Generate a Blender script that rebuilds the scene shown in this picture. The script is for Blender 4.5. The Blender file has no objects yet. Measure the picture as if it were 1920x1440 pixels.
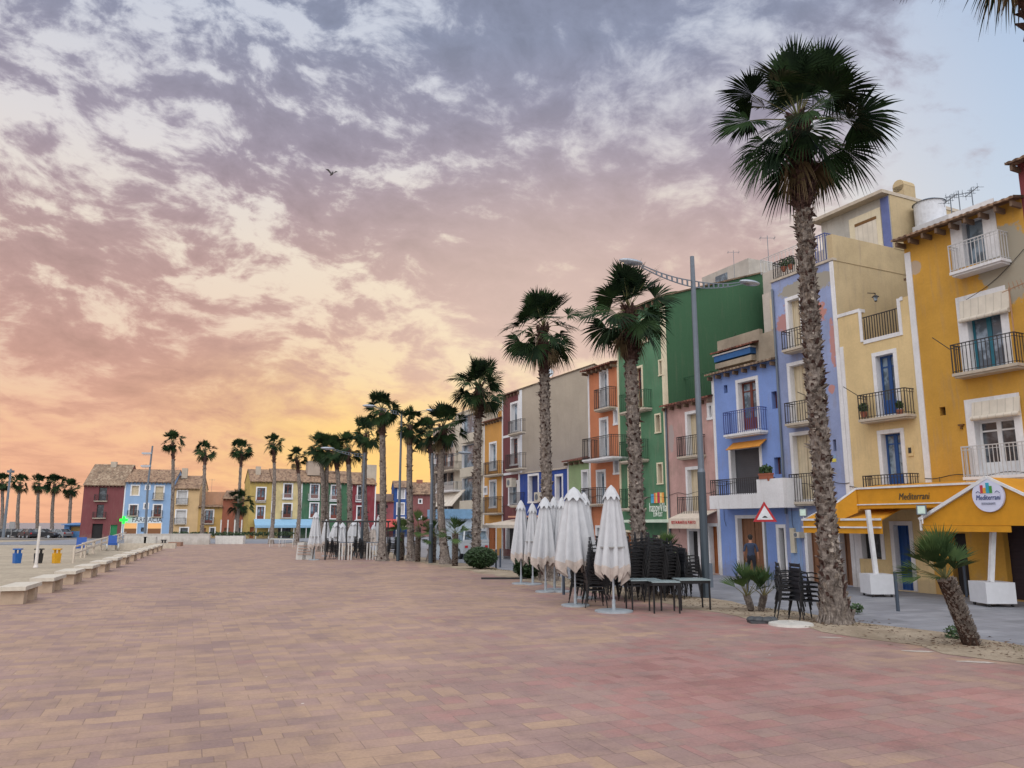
import bpy, math, random
from mathutils import Vector, Matrix
R = math.radians
rnd = random.Random(7)
sc = bpy.context.scene
COL = sc.collection

# ------------------------------------------------------------------ camera
FPX = 1450.0                       # focal length in photo pixels (1920 wide)
PITCH = math.atan(260 / FPX)
CAMZ = 2.2
cd = bpy.data.cameras.new('camera'); cam = bpy.data.objects.new('camera', cd); COL.objects.link(cam)
cam.location = (0, 0, CAMZ); cam.rotation_euler = (math.pi / 2 + PITCH, 0, 0)
cd.sensor_width = 36; cd.lens = 36 * FPX / 1920; cd.clip_end = 20000; cd.clip_start = 0.05
sc.camera = cam
sc.view_settings.view_transform = 'Standard'; sc.view_settings.look = 'None'
sc.view_settings.exposure = 0; sc.view_settings.gamma = 1

# ------------------------------------------------------------------ picture -> place
CP, SP = math.cos(PITCH), math.sin(PITCH)
def ray(px, py):
    u = (px - 960) / FPX; v = (720 - py) / FPX
    return Vector((u, CP - v * SP, SP + v * CP))
SUN_AZ = R(-7.0)      # measured from +Y towards +X
SUN_EL = R(3)


def hexc(h, k=1.0):
    out = []
    for i in (0, 2, 4):
        c = int(h[i:i + 2], 16) / 255
        out.append(k * (c / 12.92 if c <= .04045 else ((c + .055) / 1.055) ** 2.4))
    return tuple(out)


class NT:
    """small helper to write node graphs"""
    def __init__(s, tree): s.t = tree; s.n = tree.nodes; s.l = tree.links
    def inp(s, sock, v):
        if isinstance(v, bpy.types.NodeSocket): s.l.new(v, sock)
        elif isinstance(v, tuple) and len(v) == 3 and sock.type == 'RGBA': sock.default_value = (*v, 1)
        else: sock.default_value = v
    def math(s, op, a, b=None, clamp=False):
        n = s.n.new('ShaderNodeMath'); n.operation = op; n.use_clamp = clamp
        s.inp(n.inputs[0], a)
        if b is not None: s.inp(n.inputs[1], b)
        return n.outputs[0]
    def vmath(s, op, a, b=None, out=0):
        n = s.n.new('ShaderNodeVectorMath'); n.operation = op
        s.inp(n.inputs[0], a)
        if b is not None: s.inp(n.inputs[1], b)
        return n.outputs[out]
    def mix(s, f, a, b, mode='MIX'):
        n = s.n.new('ShaderNodeMix'); n.data_type = 'RGBA'; n.blend_type = mode
        s.inp(n.inputs[0], f); s.inp(n.inputs[6], a); s.inp(n.inputs[7], b)
        return n.outputs[2]
    def noise(s, vec, scale, detail=4, rough=.55, dist=0.0, col=False):
        n = s.n.new('ShaderNodeTexNoise'); n.inputs['Scale'].default_value = scale
        n.inputs['Detail'].default_value = detail; n.inputs['Roughness'].default_value = rough
        n.inputs['Distortion'].default_value = dist
        if vec is not None: s.l.new(vec, n.inputs['Vector'])
        return n.outputs['Color' if col else 'Fac']
    def ramp(s, f, stops, interp='LINEAR'):
        n = s.n.new('ShaderNodeValToRGB'); n.color_ramp.interpolation = interp
        e = n.color_ramp.elements
        while len(e) < len(stops): e.new(.5)
        for el, (p, c) in zip(e, stops):
            el.position = p
            el.color = (*c, 1) if isinstance(c, tuple) else (c, c, c, 1)
        s.inp(n.inputs[0], f)
        return n.outputs[0]
    def smooth(s, v, a, b):
        n = s.n.new('ShaderNodeMapRange'); n.interpolation_type = 'SMOOTHSTEP'
        s.inp(n.inputs[0], v); n.inputs[1].default_value = a; n.inputs[2].default_value = b
        return n.outputs[0]
    def mapping(s, vec, loc=(0, 0, 0), rot=(0, 0, 0), scale=(1, 1, 1)):
        n = s.n.new('ShaderNodeMapping'); s.l.new(vec, n.inputs[0])
        n.inputs['Location'].default_value = loc; n.inputs['Rotation'].default_value = rot; n.inputs['Scale'].default_value = scale
        return n.outputs[0]
    def xyz(s, x, y, z):
        n = s.n.new('ShaderNodeCombineXYZ')
        for i, v in enumerate((x, y, z)): s.inp(n.inputs[i], v)
        return n.outputs[0]
    def sep(s, v):
        n = s.n.new('ShaderNodeSeparateXYZ'); s.l.new(v, n.inputs[0]); return n.outputs


# ------------------------------------------------------------------ sky
def build_world():
    w = bpy.data.worlds.new('World'); sc.world = w; w.use_nodes = True
    t = NT(w.node_tree); t.n.clear()
    out = t.n.new('ShaderNodeOutputWorld'); bg = t.n.new('ShaderNodeBackground')
    tc = t.n.new('ShaderNodeTexCoord'); d = t.vmath('NORMALIZE', tc.outputs['Generated'])
    x, y, z = t.sep(d)[:3]
    sky = t.n.new('ShaderNodeTexSky'); sky.sky_type = 'NISHITA'; sky.sun_disc = False
    sky.sun_elevation = SUN_EL; sky.sun_rotation = SUN_AZ; sky.dust_density = 2
    zc = t.math('MAXIMUM', z, 0.0)
    # clouds live on a plane high above the ground
    den = t.math('ADD', zc, .28)
    # axes: a across the sun direction, b along it
    ca, sa = math.cos(SUN_AZ + R(0)), math.sin(SUN_AZ + R(0))
    px = t.math('DIVIDE', x, den); py = t.math('DIVIDE', y, den)
    q = t.xyz(px, py, 0.0)
    # flat cloud layer: layers look thinner and closer together towards the horizon
    zl = t.math('ADD', t.math('MULTIPLY', zc, 1.15), t.math('MULTIPLY', t.math('DIVIDE', zc, t.math('ADD', zc, .10)), .42))
    q3 = t.xyz(x, t.math('MULTIPLY', y, .8), zl)
    tilt = t.mapping(q3, rot=(0, R(-14), 0))
    warp = t.vmath('SUBTRACT', t.noise(q3, 5, 3, .5, col=True), (.5, .5, .5))
    qw = t.vmath('ADD', tilt, t.vmath('MULTIPLY', warp, (.10, .10, .10)))
    big = t.noise(t.mapping(qw, (2.3, .4, 1.1), scale=(.8, 1, 1.15)), 3.4, 5, .52)
    pf = t.noise(t.mapping(qw, (.7, 0, .3), scale=(.85, 1, 1.2)), 19, 6, .62)
    fine = t.noise(t.mapping(qw, (5, 2, 0), scale=(.8, 1, 1.3)), 42, 4, .6)
    mott = t.math('MULTIPLY', t.smooth(x, .16, -.26), t.smooth(zc, .06, .30))       # broken puffs high on the seaward side
    dens = t.math('ADD', t.math('ADD', .5, t.math('MULTIPLY', t.math('SUBTRACT', big, .5), .95)), t.math('ADD', t.math('MULTIPLY', t.math('SUBTRACT', pf, .5), t.math('ADD', t.math('MULTIPLY', mott, .85), .72)), t.math('MULTIPLY', t.math('SUBTRACT', fine, .5), .16)))
    dens = t.math('ADD', dens, t.math('MULTIPLY', t.math('SUBTRACT', 1.0, mott), .055))
    az = t.math('DIVIDE', x, t.math('MAXIMUM', t.math('ADD', t.math('ABSOLUTE', y), .15), .05))
    front = t.smooth(y, -.15, .25)
    openr = t.math('MULTIPLY', t.smooth(t.math('ADD', az, t.math('MULTIPLY', zc, -.12)), .20, .66), front)
    cover = t.math('SUBTRACT', dens, t.math('MULTIPLY', openr, .30))
    cloud = t.smooth(cover, .34, .62)
    body = t.ramp(zc, [(0.0, hexc('F5B392')), (.09, hexc('E9B097')), (.19, hexc('D6A89A')), (.32, hexc('C4A6A4')), (.43, hexc('ACA1B0')), (.56, hexc('959CB4')), (.8, hexc('7E86A0'))])
    gap = t.ramp(zc, [(0.0, hexc('FAB894')), (.06, hexc('FAC298')), (.12, hexc('F6C8A4')), (.19, hexc('F3D5BC')), (.32, hexc('F1E2D2')), (.43, hexc('E4DFE0')), (.56, hexc('D0D5E2')), (.8, hexc('BFCCE2'))])
    blue = t.ramp(zc, [(0.0, hexc('F6DCC0')), (.12, hexc('ECE8E6')), (.3, hexc('C9DDF2')), (.55, hexc('A6C2E6')), (.9, hexc('86A4D0'))])
    gap = t.mix(t.math('MULTIPLY', openr, .97), gap, blue)
    body = t.mix(t.math('MULTIPLY', openr, .6), body, t.ramp(zc, [(0.0, hexc('EEDCCB')), (.25, hexc('DCD2D6')), (.6, hexc('B4B8CE'))]))
    shade = t.ramp(pf, [(.32, 1.12), (.5, 1.0), (.68, .84)])
    body = t.mix(1.0, body, shade, 'MULTIPLY')
    shade2 = t.ramp(big, [(.36, 1.06), (.5, 1.0), (.66, .90)])
    body = t.mix(1.0, body, shade2, 'MULTIPLY')
    col = t.mix(cloud, gap, body)
    # the setting sun's glow low above the roofs
    sd = Vector((math.sin(SUN_AZ), math.cos(SUN_AZ), 0.08)).normalized()
    sx = t.vmath('MULTIPLY', t.vmath('SUBTRACT', d, tuple(sd)), (1.0, 1.0, 2.1))
    dist = t.vmath('LENGTH', sx, out=1)
    glow = t.math('MULTIPLY', t.math('SUBTRACT', 1.0, t.smooth(dist, .0, .42)), t.smooth(pf, .72, .38))
    glow2 = t.math('SUBTRACT', 1.0, t.smooth(dist, .02, .24))
    col = t.mix(t.math('MULTIPLY', glow, .92), col, hexc('FFE08E'))
    col = t.mix(t.math('MULTIPLY', glow2, .85), col, hexc('FFD260'))
    ld = ray(1060, 640).normalized(); lx = t.vmath('MULTIPLY', t.vmath('SUBTRACT', d, tuple(ld)), (1.0, 1.0, 1.7)); ll = t.math('SUBTRACT', 1.0, t.smooth(t.vmath('LENGTH', lx, out=1), .02, .50))
    col = t.mix(t.math('MULTIPLY', ll, .62), col, t.mix(cloud, hexc('FDEBCB'), hexc('EBD3C6')))
    wide = t.math('MULTIPLY', t.math('SUBTRACT', 1.0, t.smooth(dist, .1, 1.0)), t.math('SUBTRACT', 1.0, t.smooth(z, .0, .22)))
    col = t.mix(t.math('MULTIPLY', wide, .30), col, hexc('FDC498'))
    # unseen sky behind the camera: pale, boosted beyond real dusk to light the fronts
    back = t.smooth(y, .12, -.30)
    rz = t.math('ADD', .50, t.math('MULTIPLY', zc, 1.10)); col = t.mix(back, col, t.mix(1.0, (REAR_FILL[0], REAR_FILL[1], REAR_FILL[2]), t.xyz(rz, rz, rz), 'MULTIPLY'))
    nis = t.vmath('MULTIPLY', sky.outputs[0], (.06, .06, .06))
    tot = t.mix(.06, col, nis)
    below = t.smooth(z, -.03, 0.0)
    tot = t.mix(below, hexc('8A7A72'), tot)
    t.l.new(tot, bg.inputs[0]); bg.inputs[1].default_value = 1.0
    t.l.new(bg.outputs[0], out.inputs[0])


REAR_FILL = (2.02, 1.98, 1.98)
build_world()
sl = bpy.data.lights.new('sun', 'SUN'); so = bpy.data.objects.new('sun', sl); COL.objects.link(so)
sl.energy = 0.5; sl.angle = R(10); sl.color = (1.0, .72, .42)
sdir = Vector((math.sin(SUN_AZ) * math.cos(SUN_EL), math.cos(SUN_AZ) * math.cos(SUN_EL), math.sin(SUN_EL)))
so.rotation_euler = (-sdir).to_track_quat('-Z', 'Y').to_euler()


def G(px, py, z=0.0):
    d = ray(px, py); t = (z - CAMZ) / d.z
    return Vector((d.x * t, d.y * t, z))
def atY(px, py, Y):
    d = ray(px, py); t = Y / d.y
    return Vector((d.x * t, Y, CAMZ + d.z * t))
class Frame:
    """a vertical plane through o, e to the right when one faces it; local y goes into the building"""
    def __init__(s, o, e, z0):
        s.o = Vector((o[0], o[1])); s.e = Vector(e).normalized(); s.n = Vector((-s.e.y, s.e.x)); s.z0 = z0
        s.ang = math.atan2(s.e.y, s.e.x)
    def pix(s, px, py, yo=0.0):
        d = ray(px, py); dn = d.x * s.n.x + d.y * s.n.y
        k = s.o.dot(s.n) + yo
        t = k / dn
        p = Vector((d.x * t, d.y * t))
        return (p - s.o).dot(s.e), CAMZ + d.z * t - s.z0
    def world(s, x, y, z=0.0):
        p = s.o + s.e * x + s.n * y
        return Vector((p.x, p.y, s.z0 + z))


# ------------------------------------------------------------------ mesh builder
class MB:
    def __init__(s): s.v = []; s.f = []; s.m = []
    def add(s, vs, fs, mi=0):
        o = len(s.v); s.v += [tuple(v) for v in vs]
        for f in fs: s.f.append(tuple(i + o for i in f)); s.m.append(mi)
    def box(s, x0, x1, y0, y1, z0, z1, mi=0, M=None):
        vs = [(x, y, z) for z in (z0, z1) for y in (y0, y1) for x in (x0, x1)]
        if M is not None: vs = [M @ Vector(v) for v in vs]
        s.add(vs, [(0, 2, 3, 1), (4, 5, 7, 6), (0, 1, 5, 4), (2, 6, 7, 3), (0, 4, 6, 2), (1, 3, 7, 5)], mi)
    def bar(s, a, b, w, h=None, mi=0):
        a = Vector(a); b = Vector(b); h = h or w; d = b - a; L = d.length
        if L < 1e-6: return
        q = d.to_track_quat('Z', 'Y').to_matrix().to_4x4(); M = Matrix.Translation(a) @ q
        s.box(-w / 2, w / 2, -h / 2, h / 2, 0, L, mi, M)
    def tube(s, pts, r, n=6, mi=0, caps=True):
        pts = [Vector(p) for p in pts]; k = len(pts)
        rs = r if isinstance(r, (list, tuple)) else [r] * k
        o = len(s.v); px = None
        for i, p in enumerate(pts):
            d = (pts[min(i + 1, k - 1)] - pts[max(i - 1, 0)]).normalized()
            a = Vector((1, 0, 0)) if abs(d.x) < .9 else Vector((0, 1, 0))
            if px is not None: a = px
            ax = (a - d * a.dot(d)).normalized(); ay = d.cross(ax); px = ax
            for j in range(n):
                t = 2 * math.pi * j / n
                s.v.append(tuple(p + ax * math.cos(t) * rs[i] + ay * math.sin(t) * rs[i]))
        for i in range(k - 1):
            for j in range(n):
                a = o + i * n + j; b = o + i * n + (j + 1) % n
                s.f.append((a, b, b + n, a + n)); s.m.append(mi)
        if caps:
            s.f.append(tuple(o + j for j in reversed(range(n)))); s.m.append(mi)
            s.f.append(tuple(o + (k - 1) * n + j for j in range(n))); s.m.append(mi)
    def cyl(s, x, y, z0, z1, r, n=12, mi=0, r1=None): s.tube([(x, y, z0), (x, y, z1)], [r, r if r1 is None else r1], n, mi)
    def plate(s, pts, th, mi=0):
        """a flat polygon given thickness th along its normal"""
        pts = [Vector(p) for p in pts]; k = len(pts)
        nn = Vector((0, 0, 0))
        for i in range(k): nn += pts[i].cross(pts[(i + 1) % k])
        nn = nn.normalized() * th
        s.add(pts + [p - nn for p in pts], [tuple(range(k)), tuple(reversed(range(k, 2 * k)))] + [((i + 1) % k, i, i + k, (i + 1) % k + k) for i in range(k)], mi)
    def ball(s, c, r, mi=0, n=8, m=6, sc3=(1, 1, 1)):
        vs = []; c = Vector(c)
        for i in range(1, m):
            a = math.pi * i / m
            for j in range(n):
                b = 2 * math.pi * j / n
                vs.append(c + Vector((math.sin(a) * math.cos(b) * sc3[0], math.sin(a) * math.sin(b) * sc3[1], math.cos(a) * sc3[2])) * r)
        top = len(vs); vs += [c + Vector((0, 0, r * sc3[2])), c - Vector((0, 0, r * sc3[2]))]
        fs = [(i * n + j, (i + 1) * n + j, (i + 1) * n + (j + 1) % n, i * n + (j + 1) % n) for i in range(m - 2) for j in range(n)]
        fs += [(top, j, (j + 1) % n) for j in range(n)] + [(top + 1, (m - 2) * n + (j + 1) % n, (m - 2) * n + j) for j in range(n)]
        s.add(vs, fs, mi)
    def build(s, name, mats, parent=None, smooth=False):
        me = bpy.data.meshes.new(name); me.from_pydata(s.v, [], s.f)
        for m in (mats if isinstance(mats, (list, tuple)) else [mats]): me.materials.append(m)
        if s.m and max(s.m) > 0: me.polygons.foreach_set('material_index', s.m)
        if smooth: me.polygons.foreach_set('use_smooth', [True] * len(s.f))
        me.update()
        o = bpy.data.objects.new(name, me); COL.objects.link(o)
        if parent: o.parent = parent
        return o

def thing(name, label, cat, loc=(0, 0, 0), rz=0.0, group=None):
    o = bpy.data.objects.new(name, None); COL.objects.link(o); o.empty_display_size = .3
    o.location = loc; o.rotation_euler = (0, 0, rz); o['label'] = label; o['category'] = cat
    if group: o['group'] = group
    return o
def tag(o, label, cat, group=None):
    o['label'] = label; o['category'] = cat
    if group: o['group'] = group
    return o
def copy_tree(o, parent=None):
    c = o.copy(); COL.objects.link(c); c.parent = parent
    for ch in list(o.children):
        copy_tree(ch, c)
    return c
def struct(o): o['kind'] = 'structure'; return o


# ------------------------------------------------------------------ materials
MATS = {}
def new_mat(name):
    m = bpy.data.materials.new(name); m.use_nodes = True
    t = NT(m.node_tree); b = t.n['Principled BSDF']; return m, t, b
def plain(name, col, rough=.6, metal=0.0, var=.12, scale=6, bump=0.0, spec=.5):
    if name in MATS: return MATS[name]
    m, t, b = new_mat(name)
    tc = t.n.new('ShaderNodeTexCoord')
    n = t.noise(tc.outputs['Object'], scale, 5, .6)
    k = t.ramp(n, [(.3, 1 - var), (.7, 1 + var)])
    t.l.new(t.mix(1.0, col, k, 'MULTIPLY'), b.inputs['Base Color'])
    b.inputs['Roughness'].default_value = rough; b.inputs['Metallic'].default_value = metal
    b.inputs['Specular IOR Level'].default_value = spec
    if bump:
        bn = t.n.new('ShaderNodeBump'); bn.inputs['Strength'].default_value = bump; bn.inputs['Distance'].default_value = .02
        t.l.new(t.noise(tc.outputs['Object'], scale * 6, 4), bn.inputs['Height']); t.l.new(bn.outputs[0], b.inputs['Normal'])
    MATS[name] = m; return m
def stucco(name, col, patches=(), dirt=.2, scale=1.0):
    """painted render: soft mottling, rain streaks running down, fine grain; patches = (x, z, rx, rz, colour)"""
    if name in MATS: return MATS[name]
    lum = .3 * col[0] + .6 * col[1] + .1 * col[2]; kd = .66 if (col[1] > col[0] * 1.5 and col[1] > col[2]) or col[0] > 3 * col[1] else .86; col = tuple((c * kd + lum * (1 - kd)) * .97 for c in col); dirt *= 1.35
    m, t, b = new_mat(name)
    tc = t.n.new('ShaderNodeTexCoord'); o = tc.outputs['Object']
    n1 = t.noise(o, .8 * scale, 5, .6); n2 = t.noise(t.mapping(o, scale=(3, 3, .35)), 1.6, 5, .65); n3 = t.noise(o, 14, 4, .6)
    k = t.ramp(n1, [(.3, 1 - dirt * .7), (.7, 1 + dirt * .45)])
    c = t.mix(1.0, col, k, 'MULTIPLY')
    c = t.mix(t.math('MULTIPLY', t.smooth(n2, .50, .78), dirt * 1.9), c, hexc('8B8074'))
    c = t.mix(1.0, c, t.ramp(n3, [(.3, .95), (.7, 1.05)]), 'MULTIPLY')
    X, Y, Z = t.sep(o)[:3]
    dampv = t.math('ADD', Z, t.math('MULTIPLY', t.math('SUBTRACT', t.noise(o, 1.8, 6, .7), .5), 2.2)); c = t.mix(t.math('MULTIPLY', t.smooth(dampv, .75, .15), .38), c, hexc('857C72'))
    for (px, pz, rx, rz, pc, *amp) in patches:
        dx = t.math('DIVIDE', t.math('SUBTRACT', X, px), rx); dz = t.math('DIVIDE', t.math('SUBTRACT', Z, pz), rz)
        dd = t.math('ADD', t.math('POWER', t.math('ABSOLUTE', dx), 2.0), t.math('POWER', t.math('ABSOLUTE', dz), 2.0))
        nn = t.noise(o, 3.2, 7, .7)
        v = t.math('ADD', dd, t.math('MULTIPLY', t.math('SUBTRACT', nn, .5), (amp[0] if amp else 2.4) * 2.0))
        c = t.mix(t.math('MULTIPLY', t.smooth(v, 1.12, .88), .9), c, pc)
    t.l.new(c, b.inputs['Base Color']); b.inputs['Roughness'].default_value = .9; b.inputs['Specular IOR Level'].default_value = .2
    bn = t.n.new('ShaderNodeBump'); bn.inputs['Strength'].default_value = .35; bn.inputs['Distance'].default_value = .015
    t.l.new(t.noise(o, 9, 6, .7), bn.inputs['Height']); t.l.new(bn.outputs[0], b.inputs['Normal'])
    MATS[name] = m; return m
def glassm(name, col, rough=.08):
    if name in MATS: return MATS[name]
    m, t, b = new_mat(name)
    tc = t.n.new('ShaderNodeTexCoord')
    n = t.noise(tc.outputs['Object'], 2.2, 4, .6)
    t.l.new(t.mix(t.smooth(n, .42, .62), col, tuple(min(1, c * 2.6 + .03) for c in col)), b.inputs['Base Color'])
    b.inputs['Roughness'].default_value = rough; b.inputs['Specular IOR Level'].default_value = .6
    MATS[name] = m; return m
def emis(name, col, st):
    if name in MATS: return MATS[name]
    m, t, b = new_mat(name)
    b.inputs['Base Color'].default_value = (*[c * .3 for c in col], 1); b.inputs['Emission Color'].default_value = (*col, 1); b.inputs['Emission Strength'].default_value = st
    MATS[name] = m; return m
def slats(name, col, period=.1, dark=.55, axis=0):
    if name in MATS: return MATS[name]
    m, t, b = new_mat(name)
    tc = t.n.new('ShaderNodeTexCoord'); c = t.sep(tc.outputs['Object'])[axis]
    f = t.math('FRACT', t.math('DIVIDE', c, period))
    g = t.math('MULTIPLY', t.smooth(f, .0, .12), t.smooth(f, 1.0, .88))
    n = t.noise(tc.outputs['Object'], 3, 4)
    base = t.mix(1.0, col, t.ramp(n, [(.3, .88), (.7, 1.08)]), 'MULTIPLY')
    t.l.new(t.mix(g, tuple(x * dark for x in col), base), b.inputs['Base Color']); b.inputs['Roughness'].default_value = .65
    bn = t.n.new('ShaderNodeBump'); bn.inputs['Strength'].default_value = .5; bn.inputs['Distance'].default_value = .01
    t.l.new(g, bn.inputs['Height']); t.l.new(bn.outputs[0], b.inputs['Normal'])
    MATS[name] = m; return m
def tilem(name, c1, c2, c3, period=.22):
    if name in MATS: return MATS[name]
    m, t, b = new_mat(name)
    tc = t.n.new('ShaderNodeTexCoord'); o = tc.outputs['Object']
    v = t.n.new('ShaderNodeTexVoronoi'); v.inputs['Scale'].default_value = 1 / period; t.l.new(t.mapping(o, scale=(1, .55, .55)), v.inputs['Vector'])
    r = t.sep(v.outputs['Color'])[0]
    c = t.ramp(r, [(0, c1), (.5, c2), (1, c3)])
    c = t.mix(t.smooth(t.noise(o, 1.2, 5, .6), .5, .7), c, tuple(x * .45 for x in c1))
    t.l.new(c, b.inputs['Base Color']); b.inputs['Roughness'].default_value = .9
    f = t.math('FRACT', t.math('DIVIDE', t.sep(o)[0], period))
    w = t.math('SINE', t.math('MULTIPLY', f, math.pi))
    bn = t.n.new('ShaderNodeBump'); bn.inputs['Strength'].default_value = 1; bn.inputs['Distance'].default_value = .08
    t.l.new(w, bn.inputs['Height']); t.l.new(bn.outputs[0], b.inputs['Normal'])
    MATS[name] = m; return m

white = stucco('white paint', hexc('DDDEE2'), dirt=.12)
creamtrim = stucco('cream paint', hexc('DDD2B4'), dirt=.12)
iron = plain('black iron', (.035, .034, .036), .5, .2, .2)
iron_w = plain('white iron', hexc('B9BABC'), .5, 0, .1)
iron_g = plain('green iron', hexc('2F5540'), .5, 0, .1)
iron_b = plain('blue iron', hexc('3A4A86'), .5, 0, .1)
glass_d = glassm('dark glass', (.025, .032, .04))
glass_b = glassm('blue grey glass', (.08, .11, .14))
glass_c = glassm('curtained glass', hexc('616C78'))
wood_b = slats('blue wood', hexc('1F4A86'), .3, .8)
wood_t = plain('teal wood', hexc('1F6A7E'), .5)
wood_r = plain('red brown wood', hexc('6B3428'), .55, 0, .2)
wood_w = plain('white wood', hexc('D5D8DC'), .55, 0, .06)
wood_br = slats('brown panelled wood', hexc('80583E'), .22, .6)
wood_navy = plain('navy wood', hexc('142C66'), .5)
wood_or = slats('orange brown wood', hexc('93552B'), .2, .6)
shut_b = slats('beige slatted shutter', hexc('C9BBA0'), .16, .72)
shut_g = slats('charcoal rolling shutter', hexc('4A4A50'), .09, .8, 2)
shut_w = slats('white rolling shutter', hexc('C3C3C4'), .08, .8, 2)
persiana = slats('cream cord blind', hexc('D0C9BC'), .24, .8)
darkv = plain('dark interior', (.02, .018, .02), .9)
purple = slats('dark purple shutter', hexc('2A1C26'), .1, .7, 2)
concrete = plain('concrete', hexc('B4AA9C'), .9, 0, .15, 4, .3)
rooftile = tilem('clay roof tiles', hexc('8A6D58'), hexc('A68B72'), hexc('6E5647'))
rooftile2 = tilem('pale clay roof tiles', hexc('94806C'), hexc('806A58'), hexc('AA9781'))
rooftile3 = tilem('dark red roof tiles', hexc('70443A'), hexc('8A5848'), hexc('54362E'))
greymetal = plain('grey painted metal', hexc('68727E'), .45, .3, .06)
palegrey = plain('pale grey metal', hexc('A9B2BC'), .4, .5, .06)
redpaint = plain('red paint', hexc('B3202A'), .5)
blackp = plain('black paint', (.02, .02, .022), .5)

# ------------------------------------------------------------------ setting: ground, promenade, street, sea
CURB_A = G(1580, 1186); CURB_B = G(880, 1069)
cdir = Vector((CURB_B.x - CURB_A.x, CURB_B.y - CURB_A.y, 0)).normalized()
BEN_A = G(70, 1130); BEN_B = G(312, 1031)
bdir = Vector((BEN_B.x - BEN_A.x, BEN_B.y - BEN_A.y, 0)).normalized()
def on_line(a, d, Y): return a + d * ((Y - a.y) / d.y)
def sheet(name, pts, z, mat, th=0.0):
    mb = MB(); k = len(pts)
    vs = [(p[0], p[1], z) for p in pts]; fs = [tuple(range(k))]
    if th:
        vs += [(p[0], p[1], z - th) for p in pts]; fs += [((i + 1) % k, i, i + k, (i + 1) % k + k) for i in range(k)]
    mb.add(vs, fs); return struct(mb.build(name, mat))

def sand_mat(name, c1, c2, scale=1.0):
    m, t, b = new_mat(name); tc = t.n.new('ShaderNodeTexCoord'); o = tc.outputs['Object']
    n = t.noise(o, .35 * scale, 8, .65); n2 = t.noise(o, 5 * scale, 6, .7)
    c = t.mix(t.smooth(n, .35, .65), c1, c2); c = t.mix(1.0, c, t.ramp(n2, [(.3, .8), (.7, 1.15)]), 'MULTIPLY')
    t.l.new(c, b.inputs['Base Color']); b.inputs['Roughness'].default_value = .95; b.inputs['Specular IOR Level'].default_value = .1
    bn = t.n.new('ShaderNodeBump'); bn.inputs['Strength'].default_value = .8; bn.inputs['Distance'].default_value = .08
    t.l.new(n2, bn.inputs['Height']); t.l.new(bn.outputs[0], b.inputs['Normal']); return m
sand = sand_mat('beach sand', hexc('B1A592'), hexc('A19686'))
soil = sand_mat('sandy soil', hexc('B3A592'), hexc('988A78'), 3)

mb = MB()
ys = [-400, 100, 150, 175, 240, 9000]; zs = [-.16, -.16, -.16, -.5, -4, -60]
for i, (yy, zz) in enumerate(zip(ys, zs)): mb.v += [(-9000, yy, zz), (9000, yy, zz)]
for i in range(len(ys) - 1): mb.f.append((2 * i, 2 * i + 1, 2 * i + 3, 2 * i + 2)); mb.m.append(0)
struct(mb.build('ground', sand))
m, t, b = new_mat('sea water'); tc = t.n.new('ShaderNodeTexCoord')
b.inputs['Base Color'].default_value = (.20, .22, .25, 1); b.inputs['Roughness'].default_value = .35
bn = t.n.new('ShaderNodeBump'); bn.inputs['Strength'].default_value = .6; bn.inputs['Distance'].default_value = .5
t.l.new(t.noise(t.mapping(tc.outputs['Object'], scale=(.3, 1, 1)), .5, 6), bn.inputs['Height']); t.l.new(bn.outputs[0], b.inputs['Normal'])
mb = MB(); mb.add([(-9000, 165, -.6), (9000, 165, -.6), (9000, 8500, -.6), (-9000, 8500, -.6)], [(0, 1, 2, 3)]); struct(mb.build('sea', m))

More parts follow.
